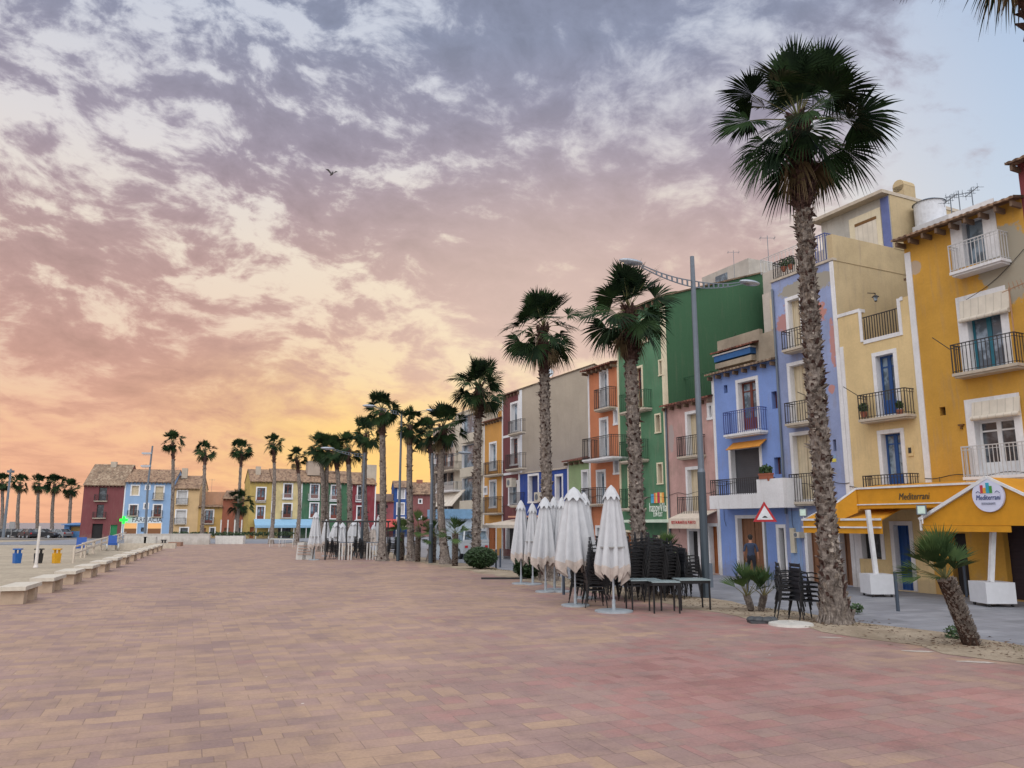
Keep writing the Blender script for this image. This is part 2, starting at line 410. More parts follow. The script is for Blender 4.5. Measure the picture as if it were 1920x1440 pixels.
def paving_mat():
    m, t, b = new_mat('terracotta and sand paving'); tc = t.n.new('ShaderNodeTexCoord')
    geo = t.n.new('ShaderNodeNewGeometry'); ang = math.atan2(cdir.y, cdir.x) - math.pi / 2
    p = t.mapping(geo.outputs['Position'], rot=(0, 0, -ang))
    def brick(w, h, off, loc, mort=.006):
        n = t.n.new('ShaderNodeTexBrick'); n.offset = off; n.inputs['Scale'].default_value = 1
        n.inputs['Brick Width'].default_value = w; n.inputs['Row Height'].default_value = h
        n.inputs['Mortar Size'].default_value = mort; n.inputs['Mortar Smooth'].default_value = .3
        n.inputs['Color1'].default_value = (0, 0, 0, 1); n.inputs['Color2'].default_value = (1, 1, 1, 1); n.inputs['Mortar'].default_value = (.5, .5, .5, 1)
        t.l.new(t.mapping(p, loc), n.inputs['Vector']); return n.outputs['Color'], n.outputs['Fac']
    a, fa = brick(.60, .30, .5, (0, 0, 0)); a2, fa2 = brick(.30, .60, .33, (.1, .2, 0)); a3, fa3 = brick(.30, .30, 0, (0, 0, 0), .003)
    cell = t.n.new('ShaderNodeTexBrick'); cell.offset = .5
    for k, v in (('Scale', 1), ('Brick Width', 1.2), ('Row Height', .6), ('Mortar Size', 0)): cell.inputs[k].default_value = v
    cell.inputs['Color1'].default_value = (0, 0, 0, 1); cell.inputs['Color2'].default_value = (1, 1, 1, 1)
    t.l.new(p, cell.inputs['Vector'])
    sw = t.math('GREATER_THAN', cell.outputs['Color'], .52)
    sw2 = t.math('GREATER_THAN', cell.outputs['Color'], .78)
    rv = t.mix(sw2, t.mix(sw, a, a3), a2); fv = t.mix(sw2, t.mix(sw, fa, fa3), fa2)
    zone = t.noise(p, .16, 3, .5); zone2 = t.noise(p, .9, 4, .6)
    f = t.math('ADD', t.math('MULTIPLY', t.math('SUBTRACT', rv, .5), .36), t.math('ADD', t.math('MULTIPLY', zone, 1.2), t.math('MULTIPLY', zone2, .6)))
    # redder towards the houses, sandier towards the beach, as laid
    X = t.sep(geo.outputs['Position'])[0]; side = t.smooth(X, -5, 3.5)
    f = t.math('ADD', f, t.math('MULTIPLY', t.math('SUBTRACT', side, .5), -.30))
    f = t.math('SUBTRACT', f, .28)
    c = t.ramp(f, [(.16, hexc('966D68')), (.34, hexc('A57E78')), (.50, hexc('987F79')), (.62, hexc('A2877D')), (.78, hexc('AD917B')), (.95, hexc('947C76'))])
    st = t.noise(p, 1.7, 7, .7); c = t.mix(t.math('MULTIPLY', t.smooth(st, .45, .75), .6), c, hexc('7A6662'))
    st2 = t.noise(t.mapping(p, (9, 4, 0)), 3.2, 6, .65); c = t.mix(t.math('MULTIPLY', t.smooth(st2, .5, .8), .5), c, hexc('A08A74'))
    pale = t.noise(p, 28, 3, .6); c = t.mix(1.0, c, t.ramp(pale, [(.3, .86), (.7, 1.06)]), 'MULTIPLY')
    bl = t.noise(t.mapping(p, (3, 8, 0)), .45, 5, .6); c = t.mix(1.0, c, t.ramp(bl, [(.35, .88), (.65, 1.06)]), 'MULTIPLY')
    c = t.mix(t.math('MULTIPLY', fv, .42), c, hexc('54443F'))
    # old gum and lime specks
    vo = t.n.new('ShaderNodeTexVoronoi'); vo.inputs['Scale'].default_value = .9; t.l.new(p, vo.inputs['Vector'])
    c = t.mix(t.math('MULTIPLY', t.math('LESS_THAN', vo.outputs['Distance'], .02), .8), c, hexc('D5D0C8'))
    t.l.new(c, b.inputs['Base Color']); b.inputs['Roughness'].default_value = .62; b.inputs['Specular IOR Level'].default_value = .35
    bn = t.n.new('ShaderNodeBump'); bn.inputs['Strength'].default_value = .45; bn.inputs['Distance'].default_value = .01
    t.l.new(t.math('SUBTRACT', t.math('MULTIPLY', pale, .3), fv), bn.inputs['Height']); t.l.new(bn.outputs[0], b.inputs['Normal'])
    return m
paving = paving_mat()
FARY = 84
sheet('promenade_pavement', [on_line(BEN_A, bdir, -6) + Vector((-3, 0, 0)), on_line(CURB_A, cdir, -6), on_line(CURB_A, cdir, FARY), on_line(BEN_A, bdir, FARY)], 0, paving, .3)
# soil strip where the palms stand: slightly rough
so_off = Vector((1.9, 0, 0))
mb = MB(); N = 90
for i in range(N + 1):
    Y = -4 + i * (80 / N); a = on_line(CURB_A, cdir, Y)
    for j in range(5):
        wob = .18 * math.sin(i * 1.7) + .12 * math.sin(i * .6 + 2)
        mb.v.append((a.x - .25 * (j == 0) * (1 + math.sin(i * 2.3)) + (1.9 + wob) * j / 4, Y, .006 + rnd.uniform(-.004, .02) * (0 < j < 4)))
for i in range(N):
    for j in range(4): q = i * 5 + j; mb.f.append((q, q + 1, q + 6, q + 5)); mb.m.append(0)
struct(mb.build('planting_ground', soil, smooth=True))
m, t, b = new_mat('grey street paving'); geo = t.n.new('ShaderNodeNewGeometry')
p = t.mapping(geo.outputs['Position'], rot=(0, 0, -(math.atan2(cdir.y, cdir.x) - math.pi / 2)))
n = t.n.new('ShaderNodeTexBrick'); n.inputs['Scale'].default_value = 1; n.inputs['Brick Width'].default_value = .8; n.inputs['Row Height'].default_value = .4; n.inputs['Mortar Size'].default_value = .006
n.inputs['Color1'].default_value = (*hexc('8E9198'), 1); n.inputs['Color2'].default_value = (*hexc('7C7F87'), 1); n.inputs['Mortar'].default_value = (*hexc('6A6A6E'), 1); t.l.new(p, n.inputs['Vector'])
c = t.mix(1.0, n.outputs['Color'], t.ramp(t.noise(p, .7, 7, .7), [(.3, .72), (.7, 1.12)]), 'MULTIPLY')
t.l.new(c, b.inputs['Base Color']); b.inputs['Roughness'].default_value = .75
sheet('street', [on_line(CURB_A, cdir, -6) + Vector((1.3, 0, 0)), (60, -6, 0), (60, 130, 0), on_line(CURB_A, cdir, 130) + Vector((1.3, 0, 0))], -.05, m, .2)
sheet('far_street', [(-60, FARY + .3, 0), (-26, FARY + .3, 0), (-26, 108, 0), (-60, 108, 0)], -.06, m, .1)
asph = plain('asphalt', hexc('77736F'), .9, 0, .15, 2)
sheet('parking_road', [(-130, 108.3, 0), (20, 108.3, 0), (20, 160, 0), (-130, 160, 0)], -.07, asph, .05)

# ------------------------------------------------------------------ houses
ZS = -.05
A0 = G(1756, 1114, ZS)
ROW = Frame((A0.x, A0.y), (.44, -.898), ZS)
S0 = ROW

def wall_grid(mb, x0, x1, z0, z1, holes, depth, y=0.0, rec=.34):
    """front face with rectangular holes and their reveals"""
    xs = sorted({x0, x1, *[min(max(h[0], x0), x1) for h in holes], *[min(max(h[1], x0), x1) for h in holes]})
    zz = sorted({z0, z1, *[min(max(h[2], z0), z1) for h in holes], *[min(max(h[3], z0), z1) for h in holes]})
    for i in range(len(xs) - 1):
        for j in range(len(zz) - 1):
            cx = (xs[i] + xs[i + 1]) / 2; cz = (zz[j] + zz[j + 1]) / 2
            if any(h[0] < cx < h[1] and h[2] < cz < h[3] for h in holes): continue
            mb.add([(xs[i], y, zz[j]), (xs[i + 1], y, zz[j]), (xs[i + 1], y, zz[j + 1]), (xs[i], y, zz[j + 1])], [(0, 1, 2, 3)])
    for (a, b_, c, d, *fl) in holes:
        a = max(a, x0); b_ = min(b_, x1)
        P = [(a, c), (b_, c), (b_, d), (a, d)]
        for k in range(4):
            p, q = P[k], P[(k + 1) % 4]
            mb.add([(p[0], y, p[1]), (q[0], y, q[1]), (q[0], y + rec, q[1]), (p[0], y + rec, p[1])], [(0, 3, 2, 1)], 0 if fl and fl[0] else 2)

def window_part(parent, h, kind, y=.22, name=None):
    a, b_, c, d = h; w = b_ - a; hh = d - c
    nm = name or ('door' if c < .15 else 'window')
    F = MB(); f = min(.07, w * .12)
    spec = {'blue': (wood_b, glass_b, 2), 'teal': (wood_t, glass_c, 2), 'red': (wood_r, glass_b, 2), 'white': (wood_w, glass_b, 1), 'whitedoor': (wood_w, glass_d, 2),
            'navy': (wood_navy, glass_d, 1), 'dark': (iron, glass_d, 1), 'grey': (greymetal, glass_b, 1), 'brownglass': (wood_r, glass_d, 2), 'small': (wood_r, glass_d, 1), 'curtain': (wood_w, glass_c, 2)}
    solid = {'shutter': shut_b, 'gshutter': shut_g, 'wshutter': shut_w, 'wood': wood_br, 'woodor': wood_or, 'void': darkv, 'purple': purple, 'bluedoor': wood_b, 'greendoor': plain('green door paint', hexc('1E7A4C')), 'navydoor': wood_navy}
    if kind in solid:
        m = solid[kind]
        F.box(a, b_, y + .02, y + .06, c, d)
        if kind in ('wood', 'woodor', 'bluedoor', 'shutter'):
            for k in range(3): F.box(a + w * (.5 * (k)) - .02 + (.02 if k == 0 else -.02 if k == 2 else 0), a + w * .5 * k + .02 + (.02 if k == 0 else -.02 if k == 2 else 0), y - .01, y + .02, c, d)
            if kind != 'shutter':
                for zz in (.08, .45, .8): F.box(a + .04, b_ - .04, y, y + .02, c + hh * zz, c + hh * zz + .08)
        o = F.build(nm, m, parent)
        if kind in ('wood', 'woodor', 'bluedoor'):
            H = MB(); H.box(a + w * .56, a + w * .6, y - .05, y - .012, c + hh * .42, c + hh * .46); H.build('handle', iron, o)
        return o
    fm, gm, nleaf = spec[kind]
    F.box(a, b_, y, y + .07, d - f, d); F.box(a, b_, y, y + .07, c, c + f)
    for k in range(nleaf + 1):
        cx = a + w * k / nleaf; x0 = max(a, cx - f * (1 if 0 < k < nleaf else 1)); x1 = min(b_, cx + f)
        F.box(x0, x1, y - .003, y + .073, c, d)
    if kind in ('blue', 'teal', 'red', 'brownglass', 'whitedoor') and hh > 1.7:
        F.box(a + f, b_ - f, y + .01, y + .06, c + f, c + hh * .26); F.box(a + f, b_ - f, y + .01, y + .06, c + hh * .80, c + hh * .80 + .05)
    o = F.build(nm, fm, parent)
    Pm = MB(); Pm.box(a, b_, y + .03, y + .04, c, d); Pm.build('pane', gm, o)
    return o

def railing(mb, x0, x1, y0, y1, z0, z1, gap=.12, r=.009, knobs=True):
    """three sided railing, open to the wall at y1"""
    for z in (z1, z1 - .1, z0 + .06):
        w = .03 if z == z1 else .016
        mb.box(x0 - w / 2, x1 + w / 2, y0 - w / 2, y0 + w / 2, z - w / 2, z + w / 2)
        for x in (x0, x1): mb.box(x - w / 2, x + w / 2, y0 + w / 2, y1, z - w / 2, z + w / 2)
    n = max(2, int((x1 - x0) / gap))
    for i in range(n + 1):
        x = x0 + (x1 - x0) * i / n; k = r * (1.6 if i in (0, n) else 1)
        mb.box(x - k, x + k, y0 - k, y0 + k, z0, z1)
    m = max(1, int((y1 - y0) / gap))
    for i in range(1, m + 1):
        y = y0 + (y1 - y0) * i / (m + .5)
        for x in (x0, x1): mb.box(x - r, x + r, y - r, y + r, z0, z1)

def tile_roof(mb, x0, x1, y0, z0, y1, z1, th=.05, amp=.035, period=.22):
    n = max(4, int((x1 - x0) / period * 4)); o = len(mb.v)
    rows = [(y0, z0), ((y0 + y1) / 2, (z0 + z1) / 2), (y1, z1)]
    for (y, z) in rows:
        for i in range(n + 1):
            x = x0 + (x1 - x0) * i / n
            mb.v.append((x, y, z + th + amp * abs(math.sin(math.pi * (x - x0) / period))))
    for k in range(2):
        for i in range(n):
            a = o + k * (n + 1) + i; mb.f.append((a, a + 1, a + n + 2, a + n + 1)); mb.m.append(0)
    o2 = len(mb.v)
    for i in range(n + 1):
        x = x0 + (x1 - x0) * i / n; mb.v.append((x, y0, z0 + .0))
    for i in range(n): mb.f.append((o + i + 1, o + i, o2 + i, o2 + i + 1)); mb.m.append(0)
    # underside
    mb.add([(x0, y0, z0), (x1, y0, z0), (x1, y1, z1), (x0, y1, z1)], [(0, 3, 2, 1)])
    for x in (x0, x1):
        mb.add([(x, y0, z0), (x, y1, z1), (x, y1, z1 + th + amp), (x, y0, z0 + th + amp)], [(0, 1, 2, 3), (3, 2, 1, 0)])

def house(label, frame, pL, pR, pybase, ztop, depth, wallm, sidem=None, wins=(), bals=(), roof=None, trimm=white, tw=.14, cat='house', name='terraced_house',
          group=None, eave=.4, rh=0, roofm=None, strips=None, rise=True, x_override=None, recm=None):
    """wins: (l, t, r, b, kind, trim 0/1/2); bals: (l, railtop, r, bottom, style, depth)"""
    if x_override: s0, s1 = x_override
    else: s0 = frame.pix(pL, pybase)[0]; s1 = frame.pix(pR, pybase)[0]
    w = s1 - s0
    T = thing(name, label, cat, frame.world(s0, 0), frame.ang, group)
    def pix(px, py, yo=0.0):
        a, z = frame.pix(px, py, yo); return a - s0, z
    holes = []; spec = []
    for (l, t_, r, b_, kind, trim) in wins:
        my = (t_ + b_) / 2; mx = (l + r) / 2
        h = [pix(l, my)[0], pix(r, my)[0], pix(mx, b_)[1], pix(mx, t_)[1]]
        h[0] = max(.06, h[0]); h[1] = min(w - .06, h[1])
        if h[2] < .3: h[2] = .03
        if h[1] - h[0] < .12: continue
        h[3] = min(h[3], ztop - .15)
        h = tuple(h); holes.append(h + (1 if trim == 0 and kind in ('void', 'dark', 'small', 'wood', 'purple', 'wshutter') else 0,)); spec.append((h, kind, trim))
    W = MB()
    wall_grid(W, 0, w, 0, ztop, holes, depth)
    for x, flip in ((0, 0), (w, 1)):
        if rh:
            P = [(x, 0, 0), (x, depth, 0), (x, depth, ztop), (x, depth / 2, ztop + rh), (x, 0, ztop)]
        else:
            P = [(x, 0, 0), (x, depth, 0), (x, depth, ztop), (x, 0, ztop)]
        W.add(P, [tuple(range(len(P))) if flip else tuple(reversed(range(len(P))))], 1)
    W.add([(0, depth, 0), (w, depth, 0), (w, depth, ztop), (0, depth, ztop)], [(0, 3, 2, 1)], 1)
    if not rh: W.add([(0, 0, ztop), (w, 0, ztop), (w, depth, ztop), (0, depth, ztop)], [(0, 1, 2, 3)], 1)
    W.build('wall', [wallm, sidem or wallm, recm or trimm], T)
    TR = MB(); any_tr = False
    for h, kind, trim in spec:
        window_part(T, h, kind)
        if trim:
            any_tr = True; k = tw * (.7 if trim == 2 else 1)
            a, b_, c, d = h; x0 = max(.01, a - k); x1 = min(w - .01, b_ + k); lo = c - (k * .8 if trim == 2 or c > 1.2 else 0)
            TR.box(x0, a, -.03, .0, max(0, c), d); TR.box(b_, x1, -.03, .0, max(0, c), d)
            TR.box(x0, x1, -.034, .0, d, d + k)
            if c > 1.2: TR.box(x0 - .02, x1 + .02, -.05, .0, lo, c)
    if strips:
        any_tr = True
        if 'L' in strips: TR.box(0.004, .16, -.025, 0, 0, ztop - .02)
        if 'R' in strips: TR.box(w - .18, w - .004, -.027, 0, 0, ztop - .02); 
        if 'S' in strips: TR.box(w, w + .025, -.027, .16, 0, ztop - .02)
    if any_tr: TR.build('trim', trimm, T)
    for bl in bals:
        l, rt, r, bt, style = bl[:5]; bd = bl[5] if len(bl) > 5 else .55
        mx = (l + r) / 2; a = pix(l, (rt + bt) / 2, -bd)[0]; b_ = pix(r, (rt + bt) / 2, -bd)[0]
        z0 = pix(mx, bt, -bd)[1]; z1 = pix(mx, rt, -bd)[1]
        sm = {'w': white, 'k': concrete, 'm': white, 'solid': white, 'g': concrete, 'b': white}.get(style, concrete)
        SL = MB(); SL.box(a, b_, -bd, -.002, z0, z0 + .09); SL.box(a + .05, b_ - .05, -bd + .06, -.002, z0 - .06, z0)
        so_ = SL.build('balcony', sm, T)
        RL = MB(); railing(RL, a + .03, b_ - .03, -bd + .03, 0, z0 + .09, z1)
        RL.build('railing', {'w': iron_w, 'g': iron_g, 'b': iron_b}.get(style, iron), so_)
    if roof == 'tile':
        rm = roofm or rooftile; RF = MB()
        tile_roof(RF, -.08, w + .08, -eave, ztop - .02 - (rh / (depth / 2) * eave if rh else .12), depth / 2, ztop - .02 + (rh or .9))
        if rh: tile_roof(RF, -.08, w + .08, depth + .1, ztop - .05, depth / 2, ztop - .02 + rh)
        RF.build('roof', rm, T)
        n = int(w / .5)
        for i in range(n + 1): x = .05 + (w - .1) * i / max(1, n); EV = MB(); EV.box(x - .04, x + .04, -eave + .08, 0, ztop - .24 - (rh / (depth / 2) * eave if rh else .1), ztop - .06 - (rh / (depth / 2) * eave if rh else .12)); EV.build('rafter', plain('eave timber', hexc('6E5A4A'), .8), T)
    elif roof == 'cap':
        RF = MB(); RF.box(-.03, w + .03, -.06, .16, ztop + .002, ztop + .10); RF.build('cornice', concrete, T)
    return T, pix, w

def textpart(txt, size, mat, parent, x, y, z, name='lettering', shear=0.0, ext=.006, width=None, align='CENTER', mtx=None):
    c = bpy.data.curves.new('txt', 'FONT'); c.body = txt; c.size = size; c.extrude = ext; c.align_x = align; c.align_y = 'CENTER'; c.shear = shear; c.resolution_u = 2
    o = bpy.data.objects.new('txt', c); COL.objects.link(o)
    dg = bpy.context.evaluated_depsgraph_get(); me = bpy.data.meshes.new_from_object(o.evaluated_get(dg))
    bpy.data.objects.remove(o)
    me.materials.clear(); me.materials.append(mat)
    if width:
        xs = [v.co.x for v in me.vertices]; k = width / (max(xs) - min(xs))
        for v in me.vertices: v.co.x *= k
    M = mtx or (Matrix.Translation((x, y, z)) @ Matrix.Rotation(math.pi / 2, 4, 'X'))
    me.transform(M)
    t = bpy.data.objects.new(name, me); COL.objects.link(t)
    if parent: t.parent = parent
    return t

def antenna(loc, h, label, elems=5, ang=0.0):
    m = MB(); m.cyl(0, 0, 0, h, .018, 6)
    a = thing('roof_antenna', label, 'antenna', loc, ang)
    m.build('mast', greymetal, a); m = MB()
    m.bar((-.45, 0, h - .15), (.45, 0, h - .15), .02)
    for i in range(elems): x = -.4 + .8 * i / (elems - 1); m.bar((x, -.22, h - .15), (x, .22, h - .15), .012); m.bar((x, 0, h - .3), (x, 0, h), .01)
    m.build('aerial', greymetal, a); return a

def wall_lantern(frame, px, py, yo, label, side=1):
    s, z = frame.pix(px, py, yo); p = frame.world(s, yo, z)
    L = thing('wall_lantern', label, 'lantern', p, frame.ang)
    m = MB(); m.bar((0, -yo if abs(yo) < 1 else .4, .22), (0, 0, .26), .025); m.bar((0, 0, .26), (0, 0, .2), .02); m.build('bracket', iron, L)
    m = MB(); m.tube([(0, 0, -.02), (0, 0, .12)], [.06, .11], 4); m.build('glass', glass_c, L)
    m = MB(); m.tube([(0, 0, .12), (0, 0, .2)], [.14, .03], 6); m.tube([(0, 0, -.06), (0, 0, -.02)], [.02, .06], 6); m.build('cap', iron, L)
    return L

# --- wine red house at the right edge, taller than its neighbour
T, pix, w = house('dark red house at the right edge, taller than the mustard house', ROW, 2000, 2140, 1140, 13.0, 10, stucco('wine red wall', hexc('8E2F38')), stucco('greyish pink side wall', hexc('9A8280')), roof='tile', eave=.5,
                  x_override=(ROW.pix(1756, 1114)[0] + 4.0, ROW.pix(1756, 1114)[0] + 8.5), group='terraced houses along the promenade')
# --- mustard house
mus = stucco('mustard wall', hexc('C9951E'), patches=[(3.35, 10.0, .85, 1.25, hexc('98968C'), 1.2), (.35, 10.8, .22, .25, hexc('AFA090'), .8)], dirt=.16)
T, pix, w = house('tall mustard yellow house with three iron balconies and bare grey plaster patch', ROW, 1756, 2000, 1114, 11.9, 10, mus, mus, x_override=(0, 4.0),
    wins=[(1806, 400, 1846, 494, 'grey', 0), (1818, 588, 1882, 690, 'teal', 0), (1832, 785, 1908, 893, 'whitedoor', 0), (1762, 763, 1773, 779, 'void', 0),
          (1785, 1000, 1815, 1105, 'void', 0), (1886, 985, 2030, 1130, 'purple', 0)],
    bals=[(1776, 445, 1876, 503, 'w', .5), (1781, 634, 1906, 696, 'k', .5), (1802, 832, 1937, 897, 'w', .55)],
    roof='tile', eave=.55, roofm=rooftile, group='terraced houses along the promenade')
mus_root = T
TR = MB()
def trimrect(TR, pix, l, t_, r, b_, hole, y=-.03):
    """white painted surround between the outer pixel rectangle and the hole"""
    a, b2 = pix(l, (t_ + b_) / 2)[0], pix(r, (t_ + b_) / 2)[0]; c, d = pix((l + r) / 2, b_)[1], pix((l + r) / 2, t_)[1]
    hl, ht, hr, hb = hole; e, f = pix(hl, (ht + hb) / 2)[0], pix(hr, (ht + hb) / 2)[0]; g, h = pix((hl + hr) / 2, hb)[1], pix((hl + hr) / 2, ht)[1]
    TR.box(a, e, y, 0, c, d); TR.box(f, b2, y, 0, c, d); TR.box(e, f, y, 0, h, d)
trimrect(TR, pix, 1783, 385, 1871, 494, (1806, 400, 1846, 494)); trimrect(TR, pix, 1798, 545, 1894, 690, (1818, 588, 1882, 690)); trimrect(TR, pix, 1815, 742, 1920, 893, (1832, 785, 1908, 893))
TR.box(.004, .22, -.035, 0, 3.2, 11.4); TR.box(.004, 4.0, -.036, 0, 3.05, 3.2)
TR.build('surround', white, T)
for (l, r, t_, b_) in ((1794, 1889, 552, 592), (1817, 1908, 748, 780)):
    a, b2 = pix(l, (t_ + b_) / 2, -.2)[0], pix(r, (t_ + b_) / 2, -.2)[0]; d, c = pix((l + r) / 2, t_, -.2)[1], pix((l + r) / 2, b_, -.2)[1]
    m = MB(); m.plate([(a, -.14, c), (b2, -.14, c), (b2, -.05, d), (a, -.05, d)], .03); m.tube([(a, -.16, c), (b2, -.16, c)], .07, 10)
    m.build('cord_blind', persiana, T)
# aerials and cable on it
m = MB(); a, z = pix(1893, 560, -.3); m.bar((a, -.28, z - 1.3), (a, -.28, z + .35), .03); m.bar((a - .2, -.28, z + .25), (a + .9, -.5, z + .35), .02)
for i in range(7): x = a + .1 + i * .12; m.bar((x, -.45, z + .45), (x, -.35, z + .2), .012)
o = m.build('roof_antenna', plain('rusty metal', hexc('A98468'), .7), None)
o.location = ROW.world(0, 0); o.rotation_euler = (0, 0, ROW.ang); tag(o, 'rusty aerial fixed beside the upper balcony of the mustard house', 'antenna')
m = MB(); P0 = pix(1640, 1, 0); pts = []
for i in range(13):
    t_ = i / 12; x, z = pix(1812 + 108 * t_, 562 - 95 * t_ + 10 * math.sin(math.pi * t_), -.02); pts.append((x, -.03, z))
m.tube(pts, .01, 4); m.build('cable', iron, T)
m = MB(); x, z = pix(1804, 800); m.box(x - .09, x + .09, -.08, -.0, z + .03, z + .08); m.box(x - .02, x + .02, -.08, 0, z - .08, z + .03); m.build('bracket', plain('brown metal', hexc('6B4A20')), T)
# --- pale cream house with blue doors
crm = stucco('cream wall', hexc('D9BE86'), dirt=.14)
zn = ROW.pix(1650, 632)[1]
T, pix, w = house('narrow cream house with white trim, blue balcony doors and roof terrace', ROW, 1611, 1756, 1108, zn, 9, crm, crm, x_override=(ROW.pix(1609, 1100)[0], 0),
    wins=[(1646, 664, 1680, 778, 'blue', 1), (1656, 812, 1693, 915, 'blue', 1), (1616, 985, 1652, 1048, 'dark', 1), (1680, 985, 1709, 1101, 'bluedoor', 1)],
    bals=[(1607, 734, 1698, 786, 'k', .5), (1617, 890, 1709, 938, 'k', .45)], strips='L', group='terraced houses along the promenade')
m = MB(); xl = pix(1611, 600)[0]; xr = pix(1690, 600)[0]; zl = pix(1600, 588)[1]; zr = pix(1698, 556)[1]
m.box(0, xl, 0, .25, zn, zl); m.build('parapet', crm, T); m = MB(); m.box(xr, w - .002, 0, .25, zn, zr); m.build('parapet', crm, T)
m = MB(); m.box(-.01, xl + .05, -.03, .28, zl, zl + .12); m.box(xl, xl + .12, -.03, 0, zn - .02, zl); m.box(xl + .12, xr - .1, -.03, 0.0, zn - .12, zn + .02); m.box(xr - .1, xr + .02, -.032, 0, zn - .12, zr); m.box(xr + .02, w - .23, -.03, 0, zr - .1, zr + .03)
m.build('parapet_trim', white, T)
m = MB(); zt = pix(1650, 587)[1]
for i in range(16): x = xl + .05 + (xr - xl - .1) * i / 15; m.box(x - .012, x + .012, .05, .074, zn, zt)
m.box(xl, xr, .04, .08, zt, zt + .03); m.build('railing', iron, T)
m = MB(); m.box(xr - .35, w - .05, 1.2, 3.2, zn, zn + 2.1); o = m.build('terrace_hut', plain('brown timber', hexc('5A4636')), T)
m = MB(); tile_roof(m, xr - .5, w, 1.0, zn + 2.1, 3.2, zn + 2.5); m.build('tiled_canopy', rooftile, T)
m = MB(); x, z = pix(1708, 845); m.box(x - .1, x + .1, -.05, 0, z - .18, z + .18); m.box(x - .05, x + .05, -.07, -.05, z - .08, z + .1, 1); m.build('meter_box', [crm, iron], T)
for px, py in ((1733, 1012), (1738, 1030)):
    m = MB(); x, z = pix(px, py); m.box(x - .13, x + .13, -.04, 0, z - .1, z + .1); m.build('vent', plain('tan metal', hexc('B49660')), T)
wall_lantern(ROW, 1642, 563, 0.4, 'black lantern on the beige wall above the cream house terrace')
# --- lavender house with beige party wall and penthouse
lav = stucco('lavender wall', hexc('8E9DC8'), patches=[(1.4, 10.9, .75, .32, hexc('B4766A'), 2.6), (2.3, 10.3, .4, .4, hexc('B88070'), 2.6), (.5, 10.3, .4, .35, hexc('B07F78'), 2.4), (1.9, 11.5, 1.5, .35, hexc('9A9484'), 1.5), (2.9, 8.9, .12, .9, hexc('B9857C'), 2.6), (2.7, 7.2, .15, .16, hexc('B9857C'), 1.6)], dirt=.22)
beig = stucco('beige party wall', hexc('B9A57E'), dirt=.16)
zt = ROW.pix(1578, 482)[1]; xs_ = ROW.pix(1609, 1100)[0]; xw = ROW.pix(1480, 1085)[0]
T, pix, w = house('tall lavender house with peeling paint, beige side wall and roof terrace', ROW, 1480, 1605, 1090, zt, 11, lav, beig, x_override=(xw, xs_ - .004),
    wins=[(1480, 560, 1502, 652, 'shutter', 1), (1484, 683, 1514, 790, 'shutter', 1), (1490, 815, 1524, 936, 'shutter', 1), (1562, 824, 1568, 846, 'dark', 0), (1516, 985, 1538, 1090, 'wood', 1), (1578, 990, 1600, 1098, 'wood', 1)],
    bals=[(1464, 616, 1506, 656, 'k', .5), (1470, 752, 1520, 796, 'k', .5), (1479, 888, 1533, 945, 'k', .5)], strips='R', roof='cap', group='terraced houses along the promenade')
m = MB(); m.cyl(.09, -.07, 2.6, zt - .3, .045, 8); m.build('drainpipe', greymetal, T)
m = MB(); x, z = pix(1564, 860); m.box(x - .09, x + .09, -.02, 0, z - .12, z); m.box(x - .09, x + .09, -.02, 0, z, z + .12, 1); m.build('plaque', [plain('yellow enamel', hexc('D2C75A')), plain('blue enamel', hexc('7F9CC0'))], T)
blue_low = stucco('pale blue ground floor paint', hexc('7FA0D2'))
m = MB(); m.box(.17, pix(1505, 1040)[0], -.012, 0, .02, 2.7); m.build('ground_floor_paint', blue_low, T)
m = MB(); x, z = pix(1490, 1012); m.box(x - .12, x + .1, -.12, -.012, z - .5, z + .45); m.build('meter_box', plain('cream plastic', hexc('C9C2AE')), T)
# terrace railings and penthouse
m = MB(); railing(m, .1, 1.15, .06, .9, zt + .1, pix(1475, 484, .1)[1]); m.build('railing', iron, T)
m = MB(); railing(m, 1.75, w - .35, .06, .9, zt + .1, pix(1550, 436, .1)[1]); m.build('railing', iron_b, T)
m = MB(); m.box(w - .22, w + .02, -.0, 8, zt, zt + 1.05); m.build('side_parapet', beig, T)
y2 = .6
for _i in range(60):
    if ROW.pix(1664, 366, y2)[0] - xw > w: y2 += .1
p1 = pix(1536, 420, y2); p2 = pix(1664, 366, y2); zr = (p1[1] + p2[1]) / 2
m = MB(); m.box(p1[0] + .1, w, y2, y2 + 4.5, zt, zr); m.build('penthouse', [stucco('pale stucco', hexc('B4B2AC'))], T)
m = MB(); m.box(w + .002, w + .02, y2 + .02, y2 + 6, zt + 1.0, zr); m.build('penthouse_side', beig, T)
m = MB(); m.box(p1[0] - .1, w + .05, y2 - .45, y2 + 4.7, zr + .002, zr + .14); m.build('penthouse_roof', concrete, T)
m = MB(); a = pix(1592, 400, y2)[0]; b2 = pix(1652, 400, y2)[0]; m.box(a, b2, y2 - .06, y2, zt, zr - .4); m.build('penthouse_frame', creamtrim, T)
m = MB(); m.box(a + .3, b2 - .2, y2 - .09, y2 - .062, zt, zr - .85); m.box(a + .3, b2 - .2, y2 - .10, y2 - .062, zr - .85, zr - .72, 1); m.build('blind', [persiana, MATS['brown metal']], T)
m = MB(); m.box(b2 + .02, w - .03, y2 - .03, y2, zt, zr - .05); m.build('blue_panel', stucco('blue violet paint', hexc('6876B0')), T)
yc = y2 + .3
for _i in range(60):
    if ROW.pix(1694, 352, yc)[0] - xw > w - .3: yc += .1
c = ROW.pix(1694, 352, yc); m = MB(); sx = w - .3
m.box(sx - .26, sx + .26, yc - .35, yc + .35, zt, c[1]); m.tube([(sx, yc - .35, c[1]), (sx, yc + .35, c[1])], .27, 12)
m.build('chimney', beig, T)
c = ROW.pix(1741, 372, 5.0)
